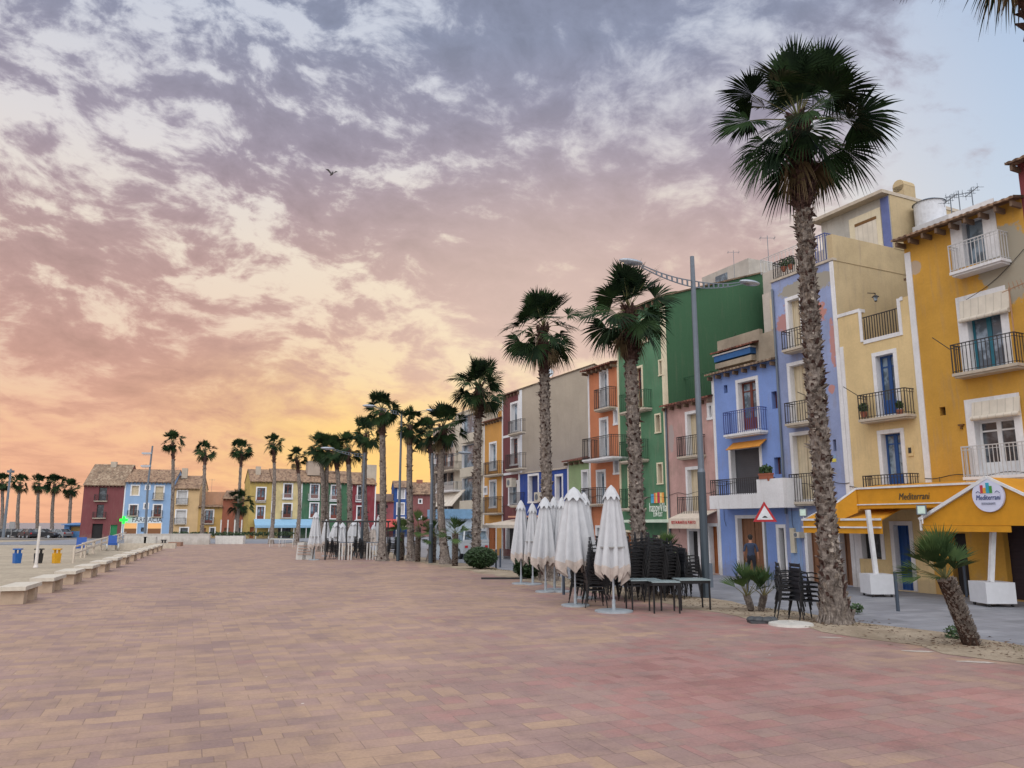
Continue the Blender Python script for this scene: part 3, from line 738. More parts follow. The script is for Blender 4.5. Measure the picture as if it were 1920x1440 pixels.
tank = thing('water_tank', 'white round water tank with dark lid on the roof', 'water tank', ROW.world(c[0], 5.0, c[1] - 1.25), 0)
m = MB(); m.cyl(0, 0, 0, 1.0, .58, 24); m.build('barrel', plain('white fibre cement', hexc('C6CAD2')), tank)
m = MB(); m.tube([(0, 0, 1.002), (0, 0, 1.12)], [.64, .4], 24); m.build('lid', greymetal, tank)
m = MB(); x0 = ROW.pix(1708, 400, 4.4)[0]; x1 = ROW.pix(1800, 400, 4.4)[0]; z1 = ROW.pix(1745, 414, 4.4)[1]
m.box(x0, x1, 4.4, 9, 2, z1); o = m.build('rear_building', stucco('whitewash', hexc('C4C6CC')), None); o.location = ROW.world(0, 0); o.rotation_euler = (0, 0, ROW.ang)
tag(o, 'white block behind the cream house roof, below the water tank', 'house')
for (px, py, h, lab) in ((1783, 385, 1.0, 'small aerial above the mustard roof, near the tank'), (1822, 362, .8, 'small aerial above the middle of the mustard roof'), (1798, 372, .9, 'leaning aerial between two others above the mustard roof')):
    c = ROW.pix(px, py, 3.0); antenna(ROW.world(c[0], 3.0, c[1] - .6), h, lab, 4, rnd.uniform(0, 3))
# --- blue house
blu = stucco('periwinkle blue wall', hexc('7998DA'), dirt=.14)
T, pix, w = house('low periwinkle blue house with white solid balcony and wooden door', ROW, 1350, 1480, 1082, ROW.pix(1400, 684)[1], 9, blu, blu, x_override=(ROW.pix(1351, 1078)[0], xw - .004),
    wins=[(1386, 714, 1420, 806, 'red', 1), (1372, 840, 1426, 925, 'gshutter', 1), (1357, 722, 1364, 737, 'dark', 0), (1447, 733, 1462, 766, 'small', 0), (1452, 857, 1469, 889, 'small', 0),
          (1386, 972, 1432, 1078, 'wood', 1), (1463, 990, 1473, 1078, 'dark', 1)],
    bals=[(1355, 768, 1424, 815, 'b', .45)], strips='L', roof='tile', eave=.35, roofm=rooftile2, group='terraced houses along the promenade')
bl_root = T
a = pix(1330, 935, -1.0)[0]; b2 = pix(1470, 935, -1.0)[0]; mid = pix(1420, 935, -1.0)[0]; z0 = pix(1400, 953, -1.0)[1]; z1 = pix(1370, 928, -1.0)[1]; z2 = pix(1450, 897, -1.0)[1]
m = MB(); m.box(a, b2, -1.0, -.002, z0, z0 + .12); m.box(a, mid, -1.0, -.88, z0 + .12, z1); m.box(mid, b2, -1.0, -.88, z0 + .12, z2); m.box(a, a + .12, -.88, -.002, z0 + .12, z1); m.box(b2 - .12, b2, -.88, -.002, z0 + .12, z2)
o = m.build('balcony', white, T); m = MB(); railing(m, a + .06, mid, -.94, 0, z1, pix(1370, 898, -1.0)[1]); m.build('railing', iron, o)
m = MB(); c, d = pix(1365, 835, -.3)[0], pix(1428, 835, -.3)[0]; zz = pix(1396, 826, -.3)[1]
m.plate([(c, -.45, zz - .32), (d, -.45, zz - .32), (d, -.02, zz), (c, -.02, zz)], .03); m.build('awning', plain('orange canvas', hexc('C28433'), .8), T)
p = ROW.pix(1437, 905, -.94); fb = thing('flower_box', 'terracotta box of green plants on the white balcony of the blue house', 'planter', ROW.world(p[0], -.94, z2), ROW.ang)
m = MB(); m.box(-.3, .3, -.09, .09, 0, .2); m.box(-.32, .32, -.11, .11, .16, .22); m.build('box', plain('terracotta', hexc('9A5A44')), fb)
leafm = plain('leaf green', (.035, .075, .02), .6, 0, .5, 20)
def leaf_blob(mb, c, rx, ry, rz, n, size, rng):
    for i in range(n):
        while True:
            v = Vector((rng.uniform(-1, 1), rng.uniform(-1, 1), rng.uniform(-1, 1)))
            if .25 < v.length < 1: break
        p = Vector(c) + Vector((v.x * rx, v.y * ry, v.z * rz)); a = Vector((rng.uniform(-1, 1), rng.uniform(-1, 1), rng.uniform(-1, 1))).normalized()
        b_ = a.orthogonal().normalized(); s_ = size * rng.uniform(.6, 1.3)
        mb.add([p - a * s_, p + b_ * s_ * .45, p + a * s_, p - b_ * s_ * .45], [(0, 1, 2, 3)])
m = MB(); leaf_blob(m, (0, 0, .36), .36, .14, .2, 260, .07, rnd); m.build('leaves', leafm, fb)
# roof terrace on the blue house
y2 = 1.4; m = MB(); zt = pix(1400, 684)[1]
m.box(pix(1345, 650, y2)[0], pix(1424, 630, y2)[0], y2, y2 + .2, zt, pix(1385, 628, y2)[1]); m.box(pix(1424, 630, y2)[0], w - .03, y2 - .1, y2 + 1.6, zt, pix(1445, 622, y2)[1]); m.build('terrace_wall', stucco('worn beige plaster', hexc('A29684'), dirt=.35), T)
c, d = pix(1343, 668, y2 - .2)[0], pix(1412, 668, y2 - .2)[0]; za, zb_ = pix(1378, 656, y2 - .2)[1], pix(1378, 676, y2 - .2)[1]
m = MB(); m.box(c, d, y2 - .35, y2 - .01, zb_ + .12, za - .1); m.build('terrace_awning', plain('blue canvas', hexc('2F5F98'), .8), T)
m = MB(); m.box(c - .05, d + .05, y2 - .4, y2 - .01, za - .1, za - .04); m.box(c, d, y2 - .30, y2 - .02, zb_ - .2, zb_ + .05, 1); m.build('awning_case', [white, MATS['worn beige plaster']], T)
m = MB(); tile_roof(m, c - .1, d + .3, y2 - .5, za, y2, za + .12, period=.16, amp=.03); m.build('tiled_canopy', rooftile3, T)
# --- pale block behind, between green side wall and lavender house
m = MB(); m.box(ROW.pix(1432, 600, 3.5)[0], xw - .01, 3.5, 9, 0, ROW.pix(1450, 545, 3.5)[1]); m.box(ROW.pix(1432, 600, 6)[0] + .1, xw - .012, 6, 9.5, 5, ROW.pix(1450, 505, 6)[1])
T = thing('rear_house', 'pale plaster house rising behind the blue one, beside the lavender house', 'house', ROW.world(0, 0), ROW.ang); m.build('wall', stucco('pale pinkish plaster', hexc('BDB3AA')), T)
m = MB(); m.box(ROW.pix(1447, 600, 3.5)[0], ROW.pix(1456, 600, 3.5)[0] + .2, 3.44, 3.5, ROW.pix(1450, 618, 3.5)[1], ROW.pix(1450, 560, 3.5)[1]); m.build('window', shut_b, T)
m = MB(); railing(m, ROW.pix(1425, 520, 6)[0], xw - .1, 6.1, 8, ROW.pix(1450, 505, 6)[1], ROW.pix(1450, 483, 6)[1] + .2, .25); m.build('railing', iron_w, T)
m = MB(); u = 8.0; m.box(ROW.pix(1338, 520, u)[0] - 4.5, ROW.pix(1338, 520, u)[0] - .01, u + .1, u + 7, 0, ROW.pix(1330, 503, u)[1])
T = thing('rear_house', 'beige rooftop block with a small window seen above the green wall', 'house', ROW.world(0, 0), ROW.ang)
m = MB(); x0 = ROW.pix(1316, 520, 18)[0]; xb = ROW.pix(1405, 520, 18)[0]; m.box(x0, xb, 18, 24, 0, ROW.pix(1360, 502, 18)[1]); m.build('wall', stucco('grey beige plaster', hexc('B4AEA6')), T)
m = MB(); m.box(ROW.pix(1342, 520, 18)[0], ROW.pix(1364, 520, 18)[0], 17.95, 18.0, ROW.pix(1353, 532, 18)[1], ROW.pix(1353, 515, 18)[1]); m.build('window', glass_b, T)
for (px, pt, pb, u, lab) in ((1378, 468, 530, 16, 'tall thin aerial mast above the green wall'), (1442, 440, 500, 8, 'tall thin aerial mast above the pale rear house')):
    a = ROW.pix(px, pb, u); b_ = ROW.pix(px, pt, u); antenna(ROW.world(a[0], u, a[1] - .5), b_[1] - a[1] + .5, lab, 2)
# --- pink house
pnk = stucco('dusty pink wall', hexc('BE9690'), patches=[(.35, 6.3, .2, .7, hexc('A59A98'), 2.0)], dirt=.28)
T, pix, w = house('low dusty pink house with beige shutters beside the green one', ROW, 1258, 1350, 1070, ROW.pix(1300, 748)[1], 8, pnk, pnk, x_override=(ROW.pix(1259, 1066)[0], ROW.pix(1351, 1078)[0] - .004),
    wins=[(1290, 775, 1313, 856, 'shutter', 1), (1291, 880, 1314, 966, 'shutter', 1), (1330, 760, 1340, 782, 'curtain', 1), (1294, 996, 1310, 1075, 'void', 1), (1332, 987, 1349, 1070, 'woodor', 1)],
    bals=[(1268, 817, 1312, 858, 'k', .35), (1269, 932, 1313, 970, 'k', .4)], roof='tile', eave=.35, roofm=rooftile3, group='terraced houses along the promenade')
m = MB(); m.cyl(.06, -.07, 0, ROW.pix(1300, 748)[1] - .2, .05, 8); m.build('drainpipe', greymetal, T)
pk_w = w
aw = thing('shop_awning', 'white awning with red lettering over the pink house shopfront', 'awning', ROW.world(ROW.pix(1254, 980, -1.0)[0], 0), ROW.ang)
xa = ROW.pix(1254, 980, -1.0)[0]; xb = ROW.pix(1312, 980, -1.0)[0] - xa; z1 = ROW.pix(1283, 972, -1.0)[1]; z0 = ROW.pix(1283, 991, -1.0)[1]
awc = plain('cream canvas', hexc('CFC3B4'), .85)
m = MB(); m.plate([(0, -1.0, z1), (xb, -1.0, z1), (xb, -.02, z1 + .35), (0, -.02, z1 + .35)], .03); m.box(0, xb, -1.02, -1.0, z0, z1); m.build('canvas', awc, aw)
textpart('RESTAURANTE EL PUERTO', .2, redpaint, aw, xb / 2, -1.03, (z0 + z1) / 2 + .04, width=xb * .78)
m = MB(); aw2 = thing('shop_awning', 'long pale awning edge under the happy sign of the green house', 'awning', ROW.world(ROW.pix(1160, 975, -.9)[0], 0), ROW.ang)
xa2 = ROW.pix(1160, 975, -.9)[0]; L2 = xa - xa2 - .05; z1 = ROW.pix(1205, 975, -.9)[1]; m.plate([(0, -.9, z1), (L2, -.9, z1), (L2, -.02, z1 + .03), (0, -.02, z1 + .03)], .04); m.box(0, L2, -.93, -.9, z1 - .12, z1); m.build('canvas', plain('mint canvas', hexc('C3D2C2')), aw2)
# --- green house
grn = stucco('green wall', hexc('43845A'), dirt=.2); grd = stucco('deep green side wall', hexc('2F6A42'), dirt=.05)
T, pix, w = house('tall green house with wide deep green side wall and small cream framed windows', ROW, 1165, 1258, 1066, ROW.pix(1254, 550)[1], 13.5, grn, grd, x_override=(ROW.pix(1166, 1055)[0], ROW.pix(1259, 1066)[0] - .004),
    wins=[(1237, 676, 1246, 702, 'small', 2), (1230, 778, 1238, 810, 'small', 2), (1234, 870, 1242, 906, 'small', 2), (1192, 690, 1204, 764, 'brownglass', 1), (1186, 785, 1200, 858, 'brownglass', 1), (1180, 880, 1193, 950, 'brownglass', 1), (1205, 600, 1214, 640, 'brownglass', 1),
          (1234, 1008, 1250, 1066, 'brownglass', 1), (1172, 998, 1190, 1060, 'woodor', 1)],
    bals=[(1160, 735, 1209, 772, 'g', .45), (1160, 826, 1203, 866, 'g', .45), (1161, 916, 1198, 956, 'g', .45)], trimm=creamtrim, tw=.11, strips='LRS', rh=2.2, roof='tile', eave=.3, roofm=rooftile2, group='terraced houses along the promenade')
sg = thing('wall_sign', 'colour striped logo with white lettering on the green house front', 'sign', ROW.world(ROW.pix(1234, 934)[0], 0), ROW.ang)
z0 = ROW.pix(1234, 943)[1]; z1 = ROW.pix(1234, 923)[1]; ws = (ROW.pix(1246, 934)[0] - ROW.pix(1222, 934)[0])
m = MB()
for i, (hh, wd) in enumerate(((.85, .24), (.95, .13), (.95, .13), (1.0, .2), (.95, .15), (.95, .15))):
    x = -ws / 2 + ws * sum((.24, .13, .13, .2, .15, .15)[:i]); m.box(x, x + ws * wd - .01, -.05, -.02, z0, z0 + (z1 - z0) * hh, i)
m.build('logo', [plain('sign ' + c_, hexc(c_)) for c_ in ('4C9BC4', 'E07A4A', 'D9C06A', 'B92F52', 'E0CE86', 'E09A50')], sg)
whitelet = plain('white lettering', hexc('DDE4DE'))
textpart('happyVila', .62, whitelet, sg, 0, -.04, ROW.pix(1234, 952)[1], width=ws * 1.35); textpart('LOW COST', .3, whitelet, sg, 0, -.04, ROW.pix(1234, 965)[1], width=ws * .7)
# --- orange house
org = stucco('orange wall', hexc('C87A50'), dirt=.14)
T, pix, w = house('orange house with stacked balconies between green and light green houses', ROW, 1108, 1165, 1055, ROW.pix(1135, 684)[1], 12, org, stucco('sand side wall', hexc('AC9478')), x_override=(ROW.pix(1108, 1050)[0], ROW.pix(1166, 1055)[0] - .004),
    wins=[(1127, 697, 1139, 768, 'curtain', 1), (1127, 787, 1139, 856, 'curtain', 1), (1121, 885, 1134, 945, 'white', 1), (1153, 769, 1160, 793, 'white', 1), (1153, 862, 1160, 886, 'white', 1), (1120, 990, 1150, 1050, 'void', 1)],
    bals=[(1113, 728, 1142, 768, 'k', .5), (1091, 819, 1147, 862, 'm', 1.0), (1088, 915, 1120, 948, 'k', .6)], strips='L', roof='tile', eave=.5, roofm=rooftile3, group='terraced houses along the promenade')
# --- light green
T, pix, w = house('low light green house with clay roof beside the orange one', ROW, 1067, 1108, 1048, ROW.pix(1085, 860)[1], 9, stucco('light green wall', hexc('88A868'), dirt=.14), None, x_override=(ROW.pix(1066, 1045)[0], ROW.pix(1108, 1050)[0] - .004),
    wins=[(1093, 885, 1102, 930, 'curtain', 1), (1078, 980, 1096, 1045, 'void', 1)], bals=[], roof='tile', eave=.35, roofm=rooftile3, strips='L', group='terraced houses along the promenade')
wall_lantern(ROW, 1094, 925, -.7, 'black lantern beside the folded parasols, on the light green house')
# --- low blue
T, pix, w = house('low royal blue house below a large greige wall', ROW, 975, 1067, 1046, ROW.pix(1020, 884)[1], 9, stucco('royal blue wall', hexc('2F4E9E'), dirt=.12), None, x_override=(ROW.pix(975, 1040)[0], ROW.pix(1066, 1045)[0] - .004),
    wins=[(992, 892, 1009, 940, 'navydoor', 1), (1018, 900, 1025, 915, 'dark', 1), (1043, 893, 1054, 940, 'navydoor', 1), (985, 975, 1050, 1038, 'void', 0)], roof='cap', group='terraced houses along the promenade')
m = MB(); x0, z = pix(1010, 970); m.box(.05, w - .05, -.9, -.02, z, z + .1); m.build('canopy', plain('peach canvas', hexc('C9957C')), T)
# --- wine house with greige side wall
win_ = stucco('wine wall', hexc('7A3A40'), dirt=.14)
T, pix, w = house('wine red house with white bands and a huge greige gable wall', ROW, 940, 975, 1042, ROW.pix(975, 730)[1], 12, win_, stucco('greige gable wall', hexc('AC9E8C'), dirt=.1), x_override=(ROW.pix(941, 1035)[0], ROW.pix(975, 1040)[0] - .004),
    wins=[(959, 757, 971, 808, 'curtain', 1), (959, 822, 971, 870, 'brownglass', 1), (955, 905, 970, 945, 'white', 1), (950, 985, 968, 1030, 'void', 1)],
    bals=[(952, 788, 976, 814, 'k', .4), (947, 851, 975, 881, 'k', .5), (955, 924, 975, 950, 'k', .35)], rh=2.3, roof='tile', eave=.25, roofm=rooftile2, strips='LRS', group='terraced houses along the promenade')
m = MB()
for (l, y_) in ((957, 817), (957, 888)): z = pix(l, y_)[1]; m.box(.16, w - .2, -.03, 0, z - .08, z + .08)
m.build('band', white, T)
# --- yellow house
T, pix, w = house('ochre yellow house with dark iron balconies next to the wine house', ROW, 905, 941, 1035, ROW.pix(924, 786)[1], 10, stucco('ochre wall', hexc('C8903A'), dirt=.14), None, x_override=(ROW.pix(906, 1030)[0], ROW.pix(941, 1035)[0] - .004),
    wins=[(919, 832, 930, 880, 'white', 1), (919, 903, 930, 950, 'white', 1), (908, 915, 913, 925, 'curtain', 1), (912, 985, 930, 1030, 'woodor', 1)],
    bals=[(906, 866, 933, 892, 'k', .5), (905, 932, 932, 964, 'k', .5)], roof='tile', eave=.3, roofm=rooftile3, strips='L', group='terraced houses along the promenade')
m = MB(); m.box(w * .1, w, 1.0, 5, ROW.pix(924, 786)[1], ROW.pix(924, 774)[1] + .3); m.build('attic_wall', MATS['ochre wall'], T)
aw = thing('shop_awning', 'flat white restaurant canopy in front of the ochre house', 'awning', ROW.world(ROW.pix(905, 985, -2.2)[0], 0), ROW.ang)
xb = ROW.pix(978, 985, -2.2)[0] - ROW.pix(905, 985, -2.2)[0]; z1 = ROW.pix(935, 984, -2.2)[1]
m = MB(); m.plate([(0, -2.2, z1), (xb, -2.2, z1), (xb, -.02, z1 + .35), (0, -.02, z1 + .35)], .06); m.box(0, xb, -2.22, -2.2, z1 - .2, z1); m.build('canvas', awc, aw)
m = MB()
for x in (.1, xb / 2, xb - .1): m.box(x - .04, x + .04, -2.15, -2.07, 0, z1)
m.build('post', iron_w, aw)
# --- cream apartment block with loggias
zt = ROW.pix(880, 770)[1]
T, pix, w = house('cream apartment block with deep loggias and solid balconies', ROW, 850, 905, 1030, zt, 12, stucco('pale cream block wall', hexc('C2BAAA'), dirt=.1), None, x_override=(ROW.pix(850, 1025)[0], ROW.pix(906, 1030)[0] - .004),
    wins=[(866, 775, 902, 812, 'grey', 0), (866, 832, 902, 875, 'grey', 0), (866, 895, 902, 938, 'grey', 0), (854, 845, 859, 870, 'wshutter', 0), (854, 903, 859, 938, 'wshutter', 0), (862, 985, 870, 1030, 'wood', 0), (872, 985, 880, 1030, 'wood', 0), (884, 985, 898, 1030, 'dark', 0)],
    roof='cap', cat='apartment block', name='apartment_block')
m = MB()
for (t_, b_) in ((812, 828), (876, 893), (938, 960)):
    z0, z1 = pix(880, b_, -.6)[1], pix(880, t_, -.6)[1]; x0 = pix(862, 900, -.6)[0]; m = MB(); m.box(x0, w - .05, -.6, -.5, z0, z1); m.box(x0, w - .05, -.5, -.002, z0, z0 + .15); m.build('balcony', MATS['pale cream block wall'], T)
# --- further apartments
zt = ROW.pix(830, 800)[1]
T, pix, w = house('pale pinkish apartment block with awnings, furthest of the long row', ROW, 812, 850, 1025, zt, 12, stucco('pinkish grey block wall', hexc('A8988E'), dirt=.1), None, x_override=(ROW.pix(808, 1020)[0], ROW.pix(850, 1025)[0] - .004),
    wins=[(l, t_, l + 10, t_ + 24, k, 0) for t_, k in ((815, 'white'), (850, 'brownglass'), (886, 'dark'), (950, 'dark')) for l in (814, 828, 840)],
    bals=[(810, 868, 848, 884, 'k', .8), (810, 905, 848, 922, 'w', .8)], roof='cap', cat='apartment block', name='apartment_block')
m = MB(); x0, z0 = pix(811, 950, -1.2); x1 = pix(846, 950, -1.2)[0]; z1 = pix(828, 922, -.1)[1]; m.plate([(x0, -1.2, z0), (x1, -1.2, z0), (x1, -.05, z1), (x0, -.05, z1)], .05); m.build('awning', slats('striped canvas', hexc('D0C8BC'), .8, .85), T)
m = MB(); m.box(x0, x1, -.03, 0, 0, pix(828, 980)[1]); m.build('shopfront', plain('pale blue boards', hexc('9DB6CC')), T)
ks = thing('beach_kiosk', 'pale blue kiosk with a banner near the apartment blocks', 'kiosk', G(822, 1047, ZS), ROW.ang)
m = MB(); m.box(-1.2, 1.2, 0, 2, 0, 2.5); m.build('cabin', plain('pale blue boards'), ks) if False else m.build('cabin', plain('kiosk white', hexc('B8C6D2')), ks)
m = MB(); m.box(-1.4, 1.4, -.3, 2.2, 2.5, 3.1); m.build('banner', plain('sky blue banner', hexc('7FA8CC')), ks)
m = MB(); m.box(-.8, .2, -.03, 0, .9, 2.1); m.build('hatch', glass_b, ks)

def potted(px, py, yo, lab, s_=.16):
    a, z = ROW.pix(px, py, yo); T = thing('potted_plant', lab, 'plant', ROW.world(a, yo, z), ROW.ang)
    m = MB(); m.tube([(0, 0, 0), (0, 0, .2)], [.08, .12], 10); m.build('pot', MATS['terracotta'], T); m = MB(); leaf_blob(m, (0, 0, .36), s_, s_, s_ * 1.1, 200, .05, rnd); m.build('leaves', leafm, T)
potted(1620, 783, -.3, 'dark potted plant at the left end of the middle cream house balcony'); potted(1688, 779, -.3, 'potted plant at the right end of the middle cream house balcony', .13)
potted(1483, 505, .5, 'potted plant on the lavender house terrace, left', .2); potted(1470, 509, .5, 'second potted plant on the lavender terrace, at its left corner', .2); potted(1443, 902, -.94, 'low green plant beside the terracotta flower box', .12)
for px, py, yo, lab in ((957, 905, -.25, 'white air conditioner unit on the wine red house'), (1010, 932, -.2, 'white air conditioner unit on the royal blue house'), (1497, 1003, -.2, 'small white unit on the pale blue ground floor wall')):
    a, z = ROW.pix(px, py, yo); T = thing('air_conditioner', lab, 'air conditioner', ROW.world(a, yo, z), ROW.ang); k_ = .4 if px < 1200 else .15
    m = MB(); m.box(-k_, k_, -.12, -yo - .002, -k_ * .75, k_ * .75); m.build('casing', plain('off white casing', hexc('BDB8AC')), T); m = MB(); m.tube([(-k_ * .2, -.121, 0), (-k_ * .2, -.135, 0)], k_ * .5, 14); m.build('fan_grille', greymetal, T)
for (x0, y0, x1, y1, lab) in ((1581, 725, 1607, 741, 'thin pole sticking out left of the middle cream balcony'), (1748, 633, 1781, 655, 'thin pole sticking out left of the teal door balcony'), (1735, 0, 0, 0, ''), (1495, 735, 1512, 742, 'thin pole at the middle lavender balcony')):
    if not lab: continue
    a, z = ROW.pix(x1, y1, -.5); b_, z2 = ROW.pix(x0, y0, -.9); m = MB(); m.tube([(0, 0, 0), (b_ - a, -.4, z2 - z)], .014, 5); o = tag(m.build('flag_pole', iron), lab, 'pole'); o.location = ROW.world(a, -.5, z); o.rotation_euler = (0, 0, ROW.ang)
T = thing('roof_stair', 'green metal stair and railing on the pink house roof', 'stair', ROW.world(0, 1.2, ROW.pix(1300, 748)[1] + .2), ROW.ang); zb_ = 0
xa_, xb_ = ROW.pix(1264, 740, 1.2)[0], ROW.pix(1332, 730, 1.2)[0]; m = MB(); railing(m, xa_, xb_, 0, 2, 0, 1.25, .16); m.build('railing', iron_g, T)
m = MB()
for i in range(9): x = xb_ + .1 + i * .16; m.box(x, x + .2, .4, 1.1, .2 + i * .2, .23 + i * .2)
m.bar((xb_, .4, .2), (xb_ + 1.5, .4, 1.95), .04, .1); m.bar((xb_, .4, 1.1), (xb_ + 1.5, .4, 2.9), .04); m.bar((xb_, 1.1, 1.1), (xb_ + 1.5, 1.1, 2.9), .04); m.build('steps', iron_g, T)
def wires(T, w, z, seed):
    rg = random.Random(seed); m = MB(); n = 14
    pts = [(w * i / n, -.045, z + .05 * math.sin(i * 1.1 + seed)) for i in range(n + 1)]; m.tube(pts, .012, 4)
    x = w * rg.uniform(.1, .3); m.tube([(x, -.04, z), (x, -.04, z - 1.5), (x + .1, -.04, z - 1.8)], .01, 4); m.build('cable', iron, T)
for T_ in [o for o in list(COL.objects) if o.get('group') == 'terraced houses along the promenade']:
    xs_l = [c for c in T_.children if c.name.startswith('wall')]
    ww = max(v.co.x for v in xs_l[0].data.vertices); wires(T_, ww, 3.3 + .2 * len(T_['label']) % .7, len(T_['label']))

# ------------------------------------------------------------------ the square's end: houses that face the camera
def Gy(px, Y): return atY(px, 1008, Y)
E0 = Gy(465, 114)
END = Frame((E0.x, E0.y), (.915, .402), -.06)
def far_house(label, frame, pl, pr, eavey, mat, wins, roofm=rooftile, rh=1.9, bals=(), trimm=white, depth=9, strips=None, tw=.18, **k):
    a = frame.pix(pl, 960)[0]; b_ = frame.pix(pr, 960)[0]
    return house(label, frame, pl, pr, 1008, frame.pix((pl + pr) / 2, eavey)[1], depth, mat, None, wins=wins, bals=bals, roof='tile', eave=.4, rh=rh, roofm=roofm, trimm=trimm, x_override=(a, b_ - .01), strips=strips, tw=tw, group='houses at the far end of the promenade', **k)
T, pix, w = far_house('olive yellow house at the left of the far yellow and green row', END, 466, 508, 901, stucco('olive yellow', hexc('B49A4C')), [(482, 915, 497, 938, 'red', 1), (482, 950, 495, 973, 'red', 1), (468, 988, 476, 1012, 'woodor', 0)], bals=[(480, 937, 499, 942, 'k', .3)])
m = MB(); x, z = pix(484, 886, 2.5); m.box(x - .35, x + .35, 2.2, 2.9, z - 1.5, z + .9); m.build('chimney', stucco('chimney plaster', hexc('B4A898')), T)
T, pix, w = far_house('pale yellow house left of the green house at the far end', END, 508, 563, 900, stucco('pale yellow', hexc('C8B47C')), [(533, 908, 547, 933, 'brownglass', 1), (531, 945, 546, 970, 'brownglass', 1), (521, 990, 545, 1012, 'dark', 0)], bals=[(529, 925, 550, 936, 'w', .3), (527, 958, 548, 972, 'k', .3)], strips='L')
T, pix, w = far_house('green house at the far end behind the parasols', END, 563, 657, 903, stucco('far green wall', hexc('2F6B47')), [(583, 909, 597, 934, 'red', 1), (582, 944, 596, 970, 'red', 1), (622, 911, 637, 936, 'red', 1), (620, 947, 635, 972, 'brownglass', 1)], bals=[(578, 926, 600, 938, 'w', .3), (618, 928, 640, 940, 'w', .3)], strips='L')
m = MB(); x, z = pix(590, 880, 3); m.box(x - 1.2, x + 1.2, 1.8, 4, z - 1, z + 1.2); m.build('dormer', stucco('roof dormer plaster', hexc('A8988A')), T)
T, pix, w = far_house('crimson house at the right end of the far row', END, 657, 704, 906, stucco('crimson wall', hexc('8C1E30')), [(671, 912, 684, 936, 'dark', 1), (670, 950, 683, 974, 'brownglass', 1)], bals=[(667, 928, 687, 941, 'w', .3)], strips='LR')
m = MB(); x, z = pix(694, 884, 3); m.box(x - .8, x + .8, 2, 4.4, z - 2, z + 1.0); m.build('chimney', stucco('chimney plaster'), T) if False else m.build('chimney', MATS['chimney plaster'], T)
aw = thing('shop_awning', 'long pale blue awning along the far yellow and green houses', 'awning', END.world(END.pix(478, 985, -2)[0], -2.0), END.ang)
Lw = END.pix(600, 985, -2)[0] - END.pix(478, 985, -2)[0]; z1 = END.pix(530, 985, -2)[1]
m = MB(); m.plate([(0, 0, z1), (Lw, 0, z1), (Lw, 1.9, z1 + .9), (0, 1.9, z1 + .9)], .05); m.box(0, Lw, -.05, 0, z1 - .35, z1); m.build('canvas', plain('light blue canvas', hexc('7FA6C4')), aw)
m = MB()
for i in range(6): x = .2 + (Lw - .4) * i / 5; m.box(x - .06, x + .06, 0.02, .14, 0, z1 - .01)
m.build('post', iron_w, aw)
# left far group
E1 = Gy(320, 119); END2 = Frame((E1.x, E1.y), (.97, .24), -.16)
T, pix, w = far_house('brick red house with two dark balconies, leftmost building', END2, 153, 230, 907, stucco('brick red wall', hexc('843C42'), dirt=.1), [(185, 914, 200, 940, 'dark', 0), (181, 946, 194, 972, 'dark', 0), (172, 982, 192, 1010, 'void', 0), (206, 984, 219, 1012, 'greendoor', 0)], bals=[(176, 927, 201, 940, 'k', .4), (173, 960, 198, 972, 'k', .4)], rh=3.2, depth=10, roofm=rooftile2)
m = MB(); x, z = pix(214, 872, 4.6); m.box(x - .4, x + .4, 4.2, 5.0, z - 1.5, z + .5); m.build('chimney', MATS['chimney plaster'], T)
T, pix, w = far_house('light blue pharmacy house with a green cross sign', END2, 230, 323, 902, stucco('light blue wall', hexc('86A9D2'), dirt=.1), [(247, 911, 260, 928, 'shutter', 1), (274, 911, 280, 917, 'dark', 1), (291, 912, 306, 936, 'shutter', 1), (243, 947, 257, 968, 'brownglass', 1), (271, 945, 277, 953, 'dark', 1), (288, 947, 302, 970, 'brownglass', 1), (264, 989, 271, 997, 'dark', 0)],
    bals=[(286, 924, 307, 937, 'k', .4), (238, 957, 259, 968, 'k', .4), (283, 957, 304, 970, 'k', .4)], rh=2.0, strips='LR')
ph_w = w
lit = emis('lit shop window', (1.0, .52, .2), .62)
for (l, r, lab) in ((233, 256, 0), (277, 302, 0)):
    m = MB(); a = pix(l, 990)[0]; b_ = pix(r, 990)[0]; z0 = pix(l, 1001)[1]; z1 = pix(l, 981)[1]; z0 = max(.3, z0)
    m.box(a - .12, b_ + .12, -.06, -.0, z0 - .12, z0); m.box(a - .12, b_ + .12, -.06, 0, z1, z1 + .12); m.box(a - .12, a, -.06, 0, z0, z1); m.box(b_, b_ + .12, -.06, 0, z0, z1)
    o = m.build('shop_window', wood_w, T)
    m = MB(); m.box(a, b_, -.035, -.03, z0, z0 + (z1 - z0) * .5, 1); m.box(a, b_, -.03, -.01, z0 + (z1 - z0) * .5, z1, 0); m.build('pane', [lit, plain('shelves behind glass', hexc('7A5030'))], o)
sgn = thing('pharmacy_sign', 'pharmacy lettering above the lit windows of the light blue house', 'sign', END2.world(END2.pix(268, 975)[0], -.05, END2.pix(268, 975)[1]), END2.ang)
m = MB(); hw = (END2.pix(304, 975)[0] - END2.pix(234, 975)[0]) / 2; m.box(-hw, hw, .0, .04, -.45, .45); m.build('board', plain('pale sign board', hexc('C9D4DE')), sgn)
textpart('FARMACIA', 1.0, iron, sgn, .6, -.012, 0, width=hw * 1.6)
cr = thing('pharmacy_cross', 'glowing green pharmacy cross on the light blue house', 'sign', END2.world(END2.pix(232, 975, -.8)[0], -.8, END2.pix(232, 975, -.8)[1]), END2.ang)
